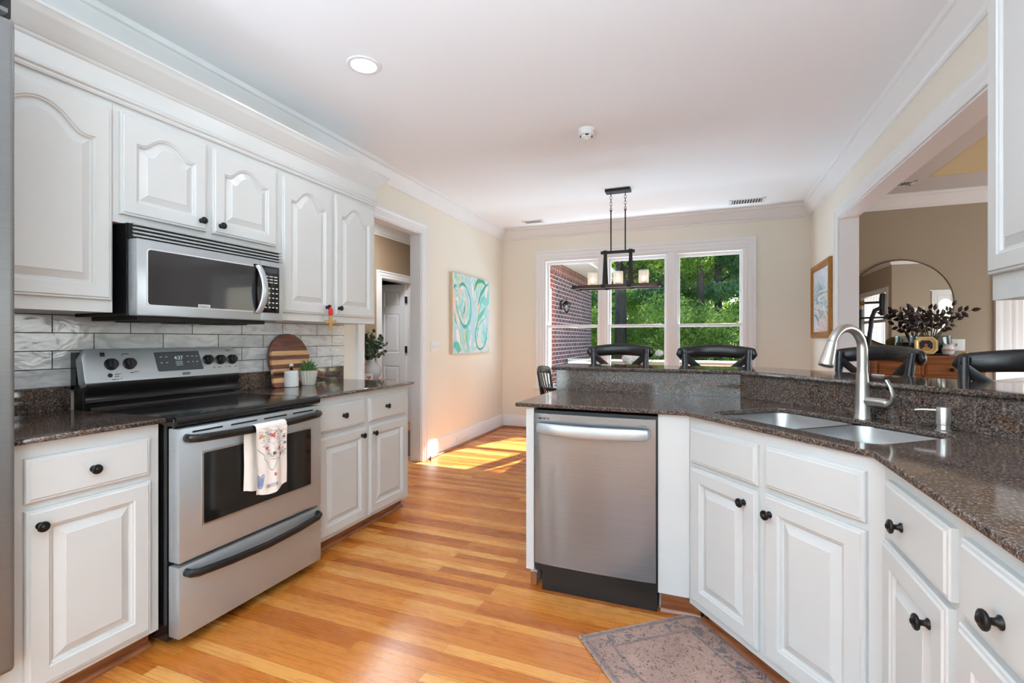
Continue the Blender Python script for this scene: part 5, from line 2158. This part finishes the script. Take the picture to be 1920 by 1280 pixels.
ell = lambda cx_, cz_, a, c, n=16: [(cx_ + a * math.cos(2 * PI * k / n), cz_ + c * math.sin(2 * PI * k / n)) for k in range(n)]
pic(ell(0, .004, .020, .023), 1, .0002)
pic([(-.036, -.044), (.036, -.044), (.026, -.024), (.010, -.016), (-.010, -.016), (-.028, -.026)], 2, .0003)
pic(ell(0, 0, .0135, .018), 3, .0005)
pic([(-.006, -.022), (.006, -.022), (.007, -.012), (-.007, -.012)], 3, .0004)
pic([(-.006, -.0075), (0, -.010), (.006, -.0075), (0, -.0085)], 4, .0007)
pic(ell(-.005, .003, .0018, .0012, 8), 1, .0007)
pic(ell(.005, .003, .0018, .0012, 8), 1, .0007)
b.obj('portrait', [mat('photo_dark', rgb(48, 44, 58), 0.3, noise=0.1), mat('photo_hair', rgb(36, 26, 24), 0.3, noise=0.1), mat('photo_clothes', rgb(196, 150, 70), 0.3, noise=0.1), mat('photo_skin', rgb(168, 112, 88), 0.3, noise=0.05), mat('photo_smile', rgb(235, 225, 215), 0.3)], t, smooth=False)
b = B()
b.prism([(.003, .0), (.055, .0), (.012, .12)], -.012, .012, 'X')
b.obj('easel_back', M_BLACK, t)

t = thing('candle_jar', 'small patterned cream glass jar on the tray beside the photo frame', 'jar', (2.190, 5.865, TT + .0125))
b = B()
b.lathe([(0, 0), (.036, 0), (.048, .018), (.049, .045), (.040, .070), (.036, .080), (.041, .095), (.038, .095), (.033, .080), (.045, .045), (.044, .018), (0, .006)], seg=32)
b.obj('jar', M_WHITE, t)
M_PAT = mat('jar_pattern', rgb(178, 156, 150), 0.5, noise=0.4, nscale=90)
b = B()
b.lathe([(.0492, .030), (.0494, .034), (.0490, .050), (.0480, .052)], seg=32)
b.obj('pattern_band', M_PAT, t)
t = thing('plant_in_glass_bowl', 'burgundy-leaved plant arching from a wide glass bowl on the sideboard', 'plant', (2.120, 6.05, TT + .0125))
b = B()
b.lathe([(0, 0), (.10, 0), (.150, .030), (.165, .090), (.158, .165), (.162, .180), (.157, .180), (.153, .165), (.160, .090), (.145, .034), (.098, .006), (0, .006)], seg=48)
b.obj('glass_bowl', M_VGLASS, t)
b = B()
b.lathe([(0, .008), (.098, .008), (.140, .034), (.154, .080), (.150, .110), (0, .115)], seg=32)
b.obj('soil', mat('blue_grey_gravel', rgb(70, 84, 96), 0.8, noise=0.5, nscale=60), t)


def leafy_stem(b, base, pts, n, L, rnd, mi_leaf=1):
    P = [Vector(base)] + [Vector(p) for p in pts]
    b.tube(P, [.006] + [.0045] * (len(P) - 2) + [.002], 6, 0)
    tot = []
    for i in range(len(P) - 1):
        for k in range(6):
            tot.append(P[i].lerp(P[i + 1], k / 6))
    tot.append(P[-1])
    st_ = int(len(tot) * .42)
    idx = [st_ + (len(tot) - 1 - st_) * k // max(1, n - 1) for k in range(n)]
    for j, i in enumerate(idx):
        p = tot[i]
        d = (tot[min(i + 1, len(tot) - 1)] - tot[max(0, i - 1)]).normalized()
        side = d.cross(Vector((rnd.uniform(-.3, .3), 1, 0))).normalized() * (1 if j % 2 else -1)
        o = (side * .9 + d * .6 + Vector((0, rnd.uniform(-.4, .4), 0))).normalized()
        if j == n - 1:
            o = d
        w = o.cross(Vector((rnd.uniform(-.4, .4), 1, rnd.uniform(-.4, .4)))).normalized()
        l_ = L * rnd.uniform(.85, 1.15)
        up_ = o.cross(w) * .006
        pr2 = [p, p + o * l_ * .3 + w * l_ * .24, p + o * l_ * .62 + w * l_ * .24, p + o * l_, p + o * l_ * .62 - w * l_ * .24, p + o * l_ * .3 - w * l_ * .24]
        t_ = bmesh.new()
        lo = [t_.verts.new(q) for q in pr2]
        mid = t_.verts.new(p + o * l_ * .5 + up_)
        for k in range(6):
            t_.faces.new((lo[k], lo[(k + 1) % 6], mid))
        b._merge(t_, mi_leaf)


rnd = random.Random(5)
b = B()
for (u, v_) in ((1692, 582), (1714, 578), (1738, 584), (1757, 582), (1772, 592), (1790, 574), (1826, 582), (1802, 600), (1714, 606)):
    X_ = 1.852 + .004164 * (u - 1690) - 2.12
    Z_ = 1.225 + (635 - v_) * .00525 - TT - .0125
    yo = rnd.uniform(-.07, .03)
    far = abs(X_) > .2
    mid_ = (X_ * (.42 if not far else .55), yo * .5, .115 + (Z_ - .115) * (.62 if not far else .92))
    leafy_stem(b, (X_ * .12, yo * .2, .10), [mid_, (X_, yo, Z_)], 7, .070, rnd)
b.obj('foliage', [M_STEM, M_DARKLEAF], t, smooth=False)

t = thing('exercise_stand', 'black metal frame with crossbar and rounded head standing before the round mirror', 'exercise stand', (1.42, 5.42, 0))
ox, oy = 1.42, 5.42


def q3(x, z, y=5.42):
    return (x - ox, y - oy, z)


for pts, r_, nm in (([q3(1.356, .02), q3(1.358, 1.15), q3(1.372, 1.50)], .022, 'upright'), ([q3(1.400, .02, 5.38), q3(1.430, 1.15, 5.40), q3(1.462, 1.42), q3(1.485, 1.49), q3(1.535, 1.515)], .019, 'curved_upright'),
                    ([q3(1.325, 1.418, 5.36), q3(1.570, 1.422, 5.36)], .009, 'crossbar'), ([q3(1.39, 1.56), q3(1.53, 1.565)], .011, 'head_arm'), ([q3(1.30, .02, 5.25), q3(1.30, .02, 5.62)], .02, 'foot'), ([q3(1.48, .02, 5.25), q3(1.48, .02, 5.62)], .02, 'foot'), ([q3(1.30, .02, 5.42), q3(1.48, .02, 5.42)], .018, 'foot_bar')):
    b = B()
    b.tube(pts, r_, 12)
    b.obj(nm, M_BLACK, t)
b = B()
b.tube([q3(1.545, 1.44), q3(1.545, 1.47), q3(1.548, 1.60), q3(1.550, 1.64), q3(1.552, 1.648)], [.018, .026, .030, .026, .010], 16)
b.obj('rounded_head', M_BLACK, t)
b = B()
b.lathe([(.012, -.018), (.024, -.014), (.024, .014), (.012, .018)], q3(1.385, 1.56), (1, 0, .1), 18)
b.obj('brass_clamp', mat('aged_brass', rgb(140, 118, 66), 0.3, 0.8), t)

t = thing('armchair', 'low white armchair in the next room beyond the last bar stool', 'armchair', (2.86, 5.56, 0), R(0))
b = B()
b.box(-.38, .38, -.36, .36, .12, .42, bev=.05, seg=3)
b.obj('seat_base', M_WHITE, t)
b = B()
b.m = Matrix.Translation((0, .30, .42)) @ Matrix.Rotation(R(8), 4, 'X')
b.prism([(-.40, 0), (.42, 0), (.42, .40), (.20, .445), (-.12, .455), (-.40, .405)], -.07, .07, 'Y', bev=.03, seg=3)
b.obj('backrest', M_WHITE, t)
for sx in (-1, 1):
    b = B()
    b.box(sx * .36 - .06, sx * .36 + .06, -.36, .34, .30, .60, bev=.04, seg=3)
    b.obj('arm', M_WHITE, t)
    for sy in (-.3, .3):
        b = B()
        b.tube([(sx * .32, sy, .14), (sx * .33, sy, 0)], [.02, .014], 10)
        b.obj('leg', M_CHERRY, t)

# ------------------------------------------------------------------ hall things
d1 = thing('door_1', '', '', (-4.085, 6.055, 0), math.atan2(-.20, -.98) + PI)
for k in ('label', 'category'):
    del d1[k]
d1['kind'] = 'structure'
# local: x from -.76 (free edge) to 0 (hinge); front face at y=-.0 facing the hall
b = B()
DW_ = .76
cols = ((-.375 + .0, -.0), )
rows = ((.24, .828), (1.018, 1.598), (1.705, 1.920))
xs = (-.76, -.670, -.430, -.330, -.092, -.002)
for x0, x1 in ((xs[0], xs[1]), (xs[2], xs[3]), (xs[4], xs[5])):
    b.box(x0, x1, 0, .035, .01, 2.03)
zz = [.01, .24, .828, 1.018, 1.598, 1.705, 1.920, 2.03]
for x0, x1 in ((xs[1], xs[2]), (xs[3], xs[4])):
    for za, zb in ((.01, .24), (.828, 1.018), (1.598, 1.705), (1.920, 2.03)):
        b.box(x0, x1, 0, .035, za, zb)
    for za, zb in rows:
        t_ = bmesh.new()
        def rr_(ins, y):
            return [t_.verts.new((p[0], y, p[1])) for p in ((x0 + ins, za + ins), (x1 - ins, za + ins), (x1 - ins, zb - ins), (x0 + ins, zb - ins))]
        rs = [rr_(0, 0), rr_(.010, .009), rr_(.018, .009), rr_(.040, .002)]
        for a_, c_ in zip(rs, rs[1:]):
            ring_bridge(t_, a_, c_)
        t_.faces.new(rs[-1])
        bmesh.ops.recalc_face_normals(t_, faces=t_.faces[:])
        b._merge(t_, 0)
        b.box(x0, x1, .012, .035, za, zb)
b.obj('leaf', M_TRIM, d1, smooth=False)
for z in (.20, 1.07, 1.80):
    b = B()
    b.box(-.004, .034, -.006, .002, z - .05, z + .05, bev=.002)
    b.tube([(.012, -.008, z - .05), (.012, -.008, z + .05)], .008, 10)
    b.obj('hinge', M_BLACK, d1)

t = thing('pedestal_table', 'small round hall table hidden behind the counter end, holding the vase', 'table', (-3.19, 4.11, 0))
b = B()
b.lathe([(0, 0), (.20, 0), (.20, .02), (.06, .05), (.03, .10), (.028, .70), (.05, .765), (0, .765)], seg=28)
b.obj('pedestal', M_CHERRY, t)
b = B()
b.lathe([(0, .765), (.25, .765), (.26, .775), (.26, .785), (.25, .795), (0, .795)], seg=40)
b.obj('tabletop', M_CHERRY, t)
t = thing('eucalyptus_vase', 'rounded pale blue and white vase filled with eucalyptus in the hall', 'plant', (-3.20, 4.13, .7955))
b = B()
b.lathe([(0, 0), (.055, 0), (.060, .004), (.095, .06), (.104, .10), (.092, .145), (.050, .180), (.034, .200), (.034, .222), (.042, .232), (.038, .232), (.030, .222), (.030, .20), (0, .19)], seg=40)
b.obj('vase', M_VASE, t)
b = B()
rnd = random.Random(8)
for k in range(36):
    a = rnd.uniform(0, 2 * PI)
    le = rnd.uniform(.15, 1.35)
    L = rnd.uniform(.18, .33) * (1.0 - .15 * le)
    dx, dy, dz = math.cos(a) * math.sin(le), math.sin(a) * math.sin(le), math.cos(le)
    P = [Vector((0, 0, .21)), Vector((dx * L * .4, dy * L * .4, .22 + dz * L * .6)), Vector((dx * L, dy * L, .23 + dz * L * .95))]
    b.tube(P, [.003, .0025, .0012], 5, 0)
    for j in range(11):
        f = .22 + .78 * j / 10
        p = P[0].lerp(P[1], f * 2) if f < .5 else P[1].lerp(P[2], f * 2 - 1)
        n_ = Vector((rnd.gauss(0, 1), rnd.gauss(0, 1), rnd.gauss(0, 1))).normalized()
        q = n_.to_track_quat('Z', 'X').to_matrix().to_4x4()
        b.m = Matrix.Translation(p + n_ * .014 + Vector((rnd.uniform(-.012, .012), rnd.uniform(-.012, .012), rnd.uniform(-.01, .01)))) @ q
        r2 = rnd.uniform(.015, .023)
        b.prism([(r2 * math.cos(2 * PI * i / 8), r2 * math.sin(2 * PI * i / 8)) for i in range(8)], -.0006, .0006, 'Z', 1)
        b.m = Matrix.Identity(4)
b.obj('foliage', [M_STEM, M_EUC], t, smooth=False)
t = thing('small_card', 'small square card with a rust heart standing beside the hall vase', 'card', (-3.085, 3.945, .7955), R(35))
b = B()
b.box(-.038, .038, -.006, .006, .0, .085, bev=.001)
b.obj('card', M_WHITE, t)
b = B()
hp = []
for k in range(24):
    a = 2 * PI * k / 24
    hp.append((.0013 * 16 * math.sin(a) ** 3, .046 + .0013 * (13 * math.cos(a) - 5 * math.cos(2 * a) - 2 * math.cos(3 * a) - math.cos(4 * a))))
b.prism(hp, -.0075, -.0055, 'Y')
b.obj('heart_print', mat('rust_print', rgb(196, 128, 92), 0.7, noise=0.4, nscale=80), t)

# ------------------------------------------------------------------ outdoors
b = B()
b.box(-30, 35, 6.44, 60, -.62, -.50)
b.box(6.05, 30, -30, 6.44, -.62, -.50)
b.box(-30, 6.05, -30, -3.35, -.62, -.50)
struct(b, 'ground', M_GROUND, smooth=False)
b = B()
for k in range(18):
    b.box(-2.35, 4.2, 6.44 + k * .125, 6.44 + k * .125 + .118, -.14, -.10)
struct(b, 'deck_floor', M_DECK, smooth=False)
b = B()
b.box(-2.50, -2.35, 6.44, 10.85, -.5, 2.36)
struct(b, 'wall_brick_wing', M_BRICK, smooth=False)
b = B()
b.box(-2.50, -2.348, 6.44, 10.86, 2.36, 2.56)
struct(b, 'trim_soldier_course', M_BRICK2, smooth=False)
b = B()
b.box(-2.352, -2.346, 7.70, 7.92, -.1, 2.36)
b.box(-2.352, -2.346, 6.60, 7.69, 2.08, 2.28)
struct(b, 'trim_red_corner', M_BRICK3, smooth=False)
b = B()
b.box(-2.36, -2.33, 6.72, 7.70, -.1, 2.06, bev=.006)
b.box(-2.335, -2.322, 6.84, 7.58, .2, .95, bev=.006)
b.box(-2.335, -2.322, 6.84, 7.58, 1.10, 1.92, bev=.006)
struct(b, 'door_4', M_TRIM)
b = B()
b.box(-2.50, -1.86, 6.44, 11.2, 2.555, 2.575)
for k in range(40):
    b.box(-2.34, -1.88, 6.5 + k * .117, 6.515 + k * .117, 2.548, 2.556)
struct(b, 'trim_soffit', M_SOFFIT, smooth=False)
b = B()
b.box(-1.875, -1.85, 6.44, 11.22, 2.54, 2.70)
b.prism([(-1.85, 2.58), (-1.76, 2.60), (-1.745, 2.69), (-1.85, 2.69)], 6.44, 11.22, 'Y')
struct(b, 'trim_gutter', M_SOFFIT)
b = B()
b.prism([(-1.80, 2.69), (-1.80, 2.72), (-5.2, 4.45), (-5.2, 4.40), (-2.5, 2.60)], 6.30, 11.25, 'Y')
struct(b, 'roof_wing', M_SHINGLE, smooth=False)

t = thing('wall_lantern', 'black carriage lantern mounted on the outdoor brick wall', 'lantern', (-2.345, 8.29, 1.70))
b = B()
b.box(0, .012, -.045, .045, .06, .20, bev=.004)
b.tube([(.01, 0, .18), (.06, 0, .235), (.11, 0, .215), (.11, 0, .19)], .007, 8)
b.obj('bracket', M_IRON, t)
b = B()
b.lathe([(0, .20), (.030, .19), (.085, .145), (.090, .138), (.080, .138), (0, .15)], (.11, 0, 0), seg=6)
b.lathe([(0, .01), (.035, .012), (.038, .0), (.012, -.015), (0, -.03)], (.11, 0, 0), seg=6)
for k in range(6):
    a = 2 * PI * k / 6
    b.tube([(.11 + .078 * math.cos(a), .078 * math.sin(a), .14), (.11 + .036 * math.cos(a), .036 * math.sin(a), .01)], .004, 5)
b.obj('cage', M_IRON, t, smooth=False)
b = B()
b.lathe([(.072, .138), (.034, .012)], (.11, 0, 0), seg=6)
b.obj('glass_panes', M_VGLASS, t, smooth=False)
b = B()
b.lathe([(0, .02), (.012, .02), (.014, .07), (.022, .09), (.012, .12), (0, .125)], (.11, 0, 0), seg=12)
b.obj('bulb', M_WHITE, t)

t = thing('deck_railing', 'dark wooden deck railing with white top edge outside the windows', 'railing', (-2.3, 8.66, -.10))
b = B()
b.box(0, 6.4, -.05, .05, .93, .965, bev=.004)
b.obj('top_edge', M_SOFFIT, t)
b = B()
b.box(0, 6.4, -.03, .03, .85, .93)
b.box(0, 6.4, -.02, .02, .10, .16)
b.obj('rails', M_DECK, t, smooth=False)
for k in range(5):
    b = B()
    b.box(k * 1.55, k * 1.55 + .09, -.045, .045, 0, .96)
    b.obj('post', M_DECK, t, smooth=False)
for k in range(44):
    if k % 11:
        b = B()
        x = k * .141 + .06
        b.box(x, x + .032, -.016, .016, .14, .86)
        b.obj('baluster', M_DECK, t, smooth=False)

t = thing('patio_chair', 'cream cushioned patio chair outside against the brick wing', 'outdoor chair', (-1.82, 7.62, -.10))
b = B()
b.box(-.28, .28, -.02, .52, .14, .38, bev=.03)
b.obj('seat_cushion', M_TERRA, t)
b = B()
b.tube([(-.20, .0, .93), (0, .0, .945), (.20, .0, .915)], [.035, .045, .040], 14)
b.box(-.22, .22, -.03, .05, .36, .93, bev=.03)
b.obj('back_cushion', mat('cream_canvas', rgb(226, 208, 186), 0.9, noise=0.05), t)
for sx in (-.26, .26):
    for sy in (0, .48):
        b = B()
        b.tube([(sx, sy, .16), (sx, sy, 0)], .018, 8)
        b.obj('leg', M_BRONZE, t)
t = thing('patio_bench', 'patio bench with a mottled rose cushion outside the right-hand window', 'outdoor bench', (.06, 7.45, -.10))
b = B()
b.box(-.34, .34, -.04, .05, .40, .955, bev=.03)
b.obj('back_cushion', mat('mottled_rose_fabric', rgb(186, 150, 140), 0.9, noise=0.5, nscale=30), t)
b = B()
b.box(-.34, .34, .03, .50, .18, .40, bev=.03)
b.obj('seat_cushion', M_TERRA, t)
for sx in (-.3, .3):
    for sy in (0, .46):
        b = B()
        b.tube([(sx, sy, .2), (sx, sy, 0)], .02, 8)
        b.obj('leg', M_BRONZE, t)


def leaf_mesh(name, blobs, n, size, m, seed):
    rn = random.Random(seed)
    vs_, fs = [], []
    for k in range(n):
        c, r_, sc = blobs[k % len(blobs)]
        d = Vector((rn.gauss(0, 1), rn.gauss(0, 1), rn.gauss(0, 1))).normalized()
        p = Vector(c) + Vector((d.x * sc[0], d.y * sc[1], d.z * sc[2])) * r_ * (rn.random() ** .45)
        n_ = Vector((rn.gauss(0, 1), rn.gauss(0, 1), rn.gauss(0, 1) + .6)).normalized()
        u = n_.orthogonal().normalized()
        w = n_.cross(u)
        a = rn.uniform(0, 6.28)
        u, w = u * math.cos(a) + w * math.sin(a), w * math.cos(a) - u * math.sin(a)
        s_ = size * rn.uniform(.6, 1.35)
        i = len(vs_)
        vs_ += [p - u * s_, p + w * s_ * .55 + n_ * s_ * .15, p + u * s_, p - w * s_ * .55 + n_ * s_ * .15]
        fs.append((i, i + 1, i + 2, i + 3))
    me = bpy.data.meshes.new(name)
    me.from_pydata([tuple(v) for v in vs_], [], fs)
    me.materials.append(m)
    return me


def tree_proto(kind, seed, label, h=8.5, r=.13, m=M_LEAF1, n=9000, low=1.2, size=.085):
    rn = random.Random(seed)
    t = thing('tree', label, 'tree', (0, 0, -.5), 0, 'trees of the woodland beyond the deck')
    b = B()
    lean = rn.uniform(-.3, .3)
    tr = [(lean * (z / h) ** 1.5, .1 * math.sin(z), z) for z in [h * k / 8 for k in range(9)]]
    b.tube(tr, [r * (1.15 - .8 * k / 8) for k in range(9)], 9)
    blobs = []
    for k in range(26):
        z = low + (h - low) * rn.random() ** .9
        a = rn.uniform(0, 6.28)
        L = rn.uniform(.7, 2.1) * (1.1 - .35 * z / h)
        c = (lean * (z / h) ** 1.5 + L * math.cos(a), L * math.sin(a), z + .35)
        b.tube([(lean * (z / h) ** 1.5, 0, z - .3), (c[0] * .5, c[1] * .5, z + .05), c], [r * .28, r * .18, .01], 5)
        blobs.append((c, rn.uniform(.55, .95), (1, 1, .5)))
    b.obj('trunk', M_BARK, t)
    o = bpy.data.objects.new('foliage', leaf_mesh('foliage', blobs, n, size, m, seed))
    C.objects.link(o)
    o.parent = t
    return t


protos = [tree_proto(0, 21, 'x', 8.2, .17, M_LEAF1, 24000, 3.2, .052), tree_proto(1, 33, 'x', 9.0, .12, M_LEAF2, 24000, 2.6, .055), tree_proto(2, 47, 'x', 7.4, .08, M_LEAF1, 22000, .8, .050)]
spots = [
    (-1.98, 13.0, 0, 'broad-trunked tree nearest the deck, seen through the middle window'),
    (-.07, 15.2, 1, 'slim dark tree on the left side of the right window view'),
    (.43, 16.2, 1, 'slim leafy tree in the centre of the right window view'),
    (-1.15, 17.5, 2, 'sunlit tree in the middle window, behind the chandelier rods'),
    (2.15, 15.5, 1, 'shaded tree at the right edge of the right window view'),
    (-2.9, 16.0, 1, 'shaded tree showing between the brick wing and the window mullion'),
    (-3.6, 19.5, 0, 'tree rising beyond the gutter of the brick wing'),
    (-2.3, 20.5, 2, 'bright tree further back in the middle window'),
    (-.4, 21.5, 0, 'tree far back in the left half of the right window view'),
    (1.5, 20.0, 0, 'thick tree further back in the right window view'),
    (3.2, 19.0, 2, 'leafy tree far right beyond the right window'),
    (.7, 24.5, 1, 'dark tree deep in the woods of the right window'),
    (-1.4, 25.0, 1, 'dark tree deep in the woods of the middle window'),
    (-4.6, 24.0, 2, 'tree deep in the woods behind the brick wing'),
    (4.0, 24.5, 0, 'tree deep in the woods at the far right'),
    (2.6, 27.5, 2, 'hazy tree at the very back right of the woods'),
    (-3.2, 28.5, 0, 'hazy tree at the very back left of the woods'),
    (-.2, 29.5, 2, 'hazy tree at the very back centre of the woods'),
    (5.8, 21.0, 1, 'tree outside the frame of the right window'),
    (6.8, 15.0, 0, 'tree standing beyond the next room window'),
]
rn = random.Random(2)
used = set()
for x, y, k, lab in spots:
    if k in used:
        o = dup(protos[k])
    else:
        o = protos[k]
        used.add(k)
    o.location = (x, y, -.5)
    o.rotation_euler = (0, 0, rn.uniform(0, 6.28) if y > 13.5 else .4)
    o['label'] = lab


def shrub_proto():
    t = thing('shrub', 'x', 'shrub', (0, 0, -.5), 0, 'undergrowth shrubs at the edge of the woods')
    rn2 = random.Random(77)
    blobs = [((rn2.uniform(-.9, .9), rn2.uniform(-.5, .5), rn2.uniform(.3, 2.4)), .6, (1, 1, .8)) for _ in range(18)]
    b = B()
    for c, r_, s_ in blobs[:7]:
        b.tube([(c[0] * .2, c[1] * .2, 0), (c[0] * .7, c[1] * .7, c[2] * .6), c], [.03, .02, .006], 5)
    b.obj('branches', M_BARK, t)
    o = bpy.data.objects.new('foliage', leaf_mesh('foliage', blobs, 13000, .045, M_LEAF1, 5))
    C.objects.link(o)
    o.parent = t
    return t


rn9 = random.Random(91)
far_blobs = []
for k in range(150):
    far_blobs.append(((rn9.uniform(-13, 12), rn9.uniform(31, 36), rn9.uniform(-.4, 9.5) if k % 3 else rn9.uniform(-.4, 4)), rn9.uniform(.9, 1.7), (1, 1, .8)))
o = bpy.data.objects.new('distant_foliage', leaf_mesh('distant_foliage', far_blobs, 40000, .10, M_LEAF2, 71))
C.objects.link(o)
tag(o, 'dense far-off woodland foliage closing the view behind the trees', 'foliage', kind='stuff')
o = bpy.data.objects.new('forest_floor_foliage', leaf_mesh('forest_floor_foliage', [((rn9.uniform(-9, 9), rn9.uniform(12, 32), -.35), .9, (1.2, 1.2, .45)) for _ in range(120)], 22000, .08, M_LEAF1, 72))
C.objects.link(o)
tag(o, 'low green groundcover under the trees of the woodland', 'groundcover', kind='stuff')
sp = shrub_proto()
sspots = [(-3.4, 12.4), (-2.1, 15.0), (-.9, 14.2), (.3, 13.2), (1.4, 14.6), (2.6, 13.6), (-1.5, 19.0), (.2, 18.6), (1.9, 18.2), (3.6, 17.0), (-3.9, 18.0), (-.6, 12.2)]
slab_ = ['behind the brick wing corner', 'right of the broad trunk in the middle window', 'low in the middle window beside the mullion', 'low at the left of the right window', 'low in the centre of the right window', 'low at the right edge of the right window',
         'further back in the middle window', 'further back at the left of the right window', 'further back in the right window centre', 'far right beyond the right window', 'far back beyond the gutter', 'just past the deck railing']
for k, ((x, y), w_) in enumerate(zip(sspots, slab_)):
    o = sp if k == 0 else dup(sp)
    o.location = (x, y, -.5)
    o.rotation_euler = (0, 0, k * 1.3)
    o['label'] = 'leafy green shrub ' + w_
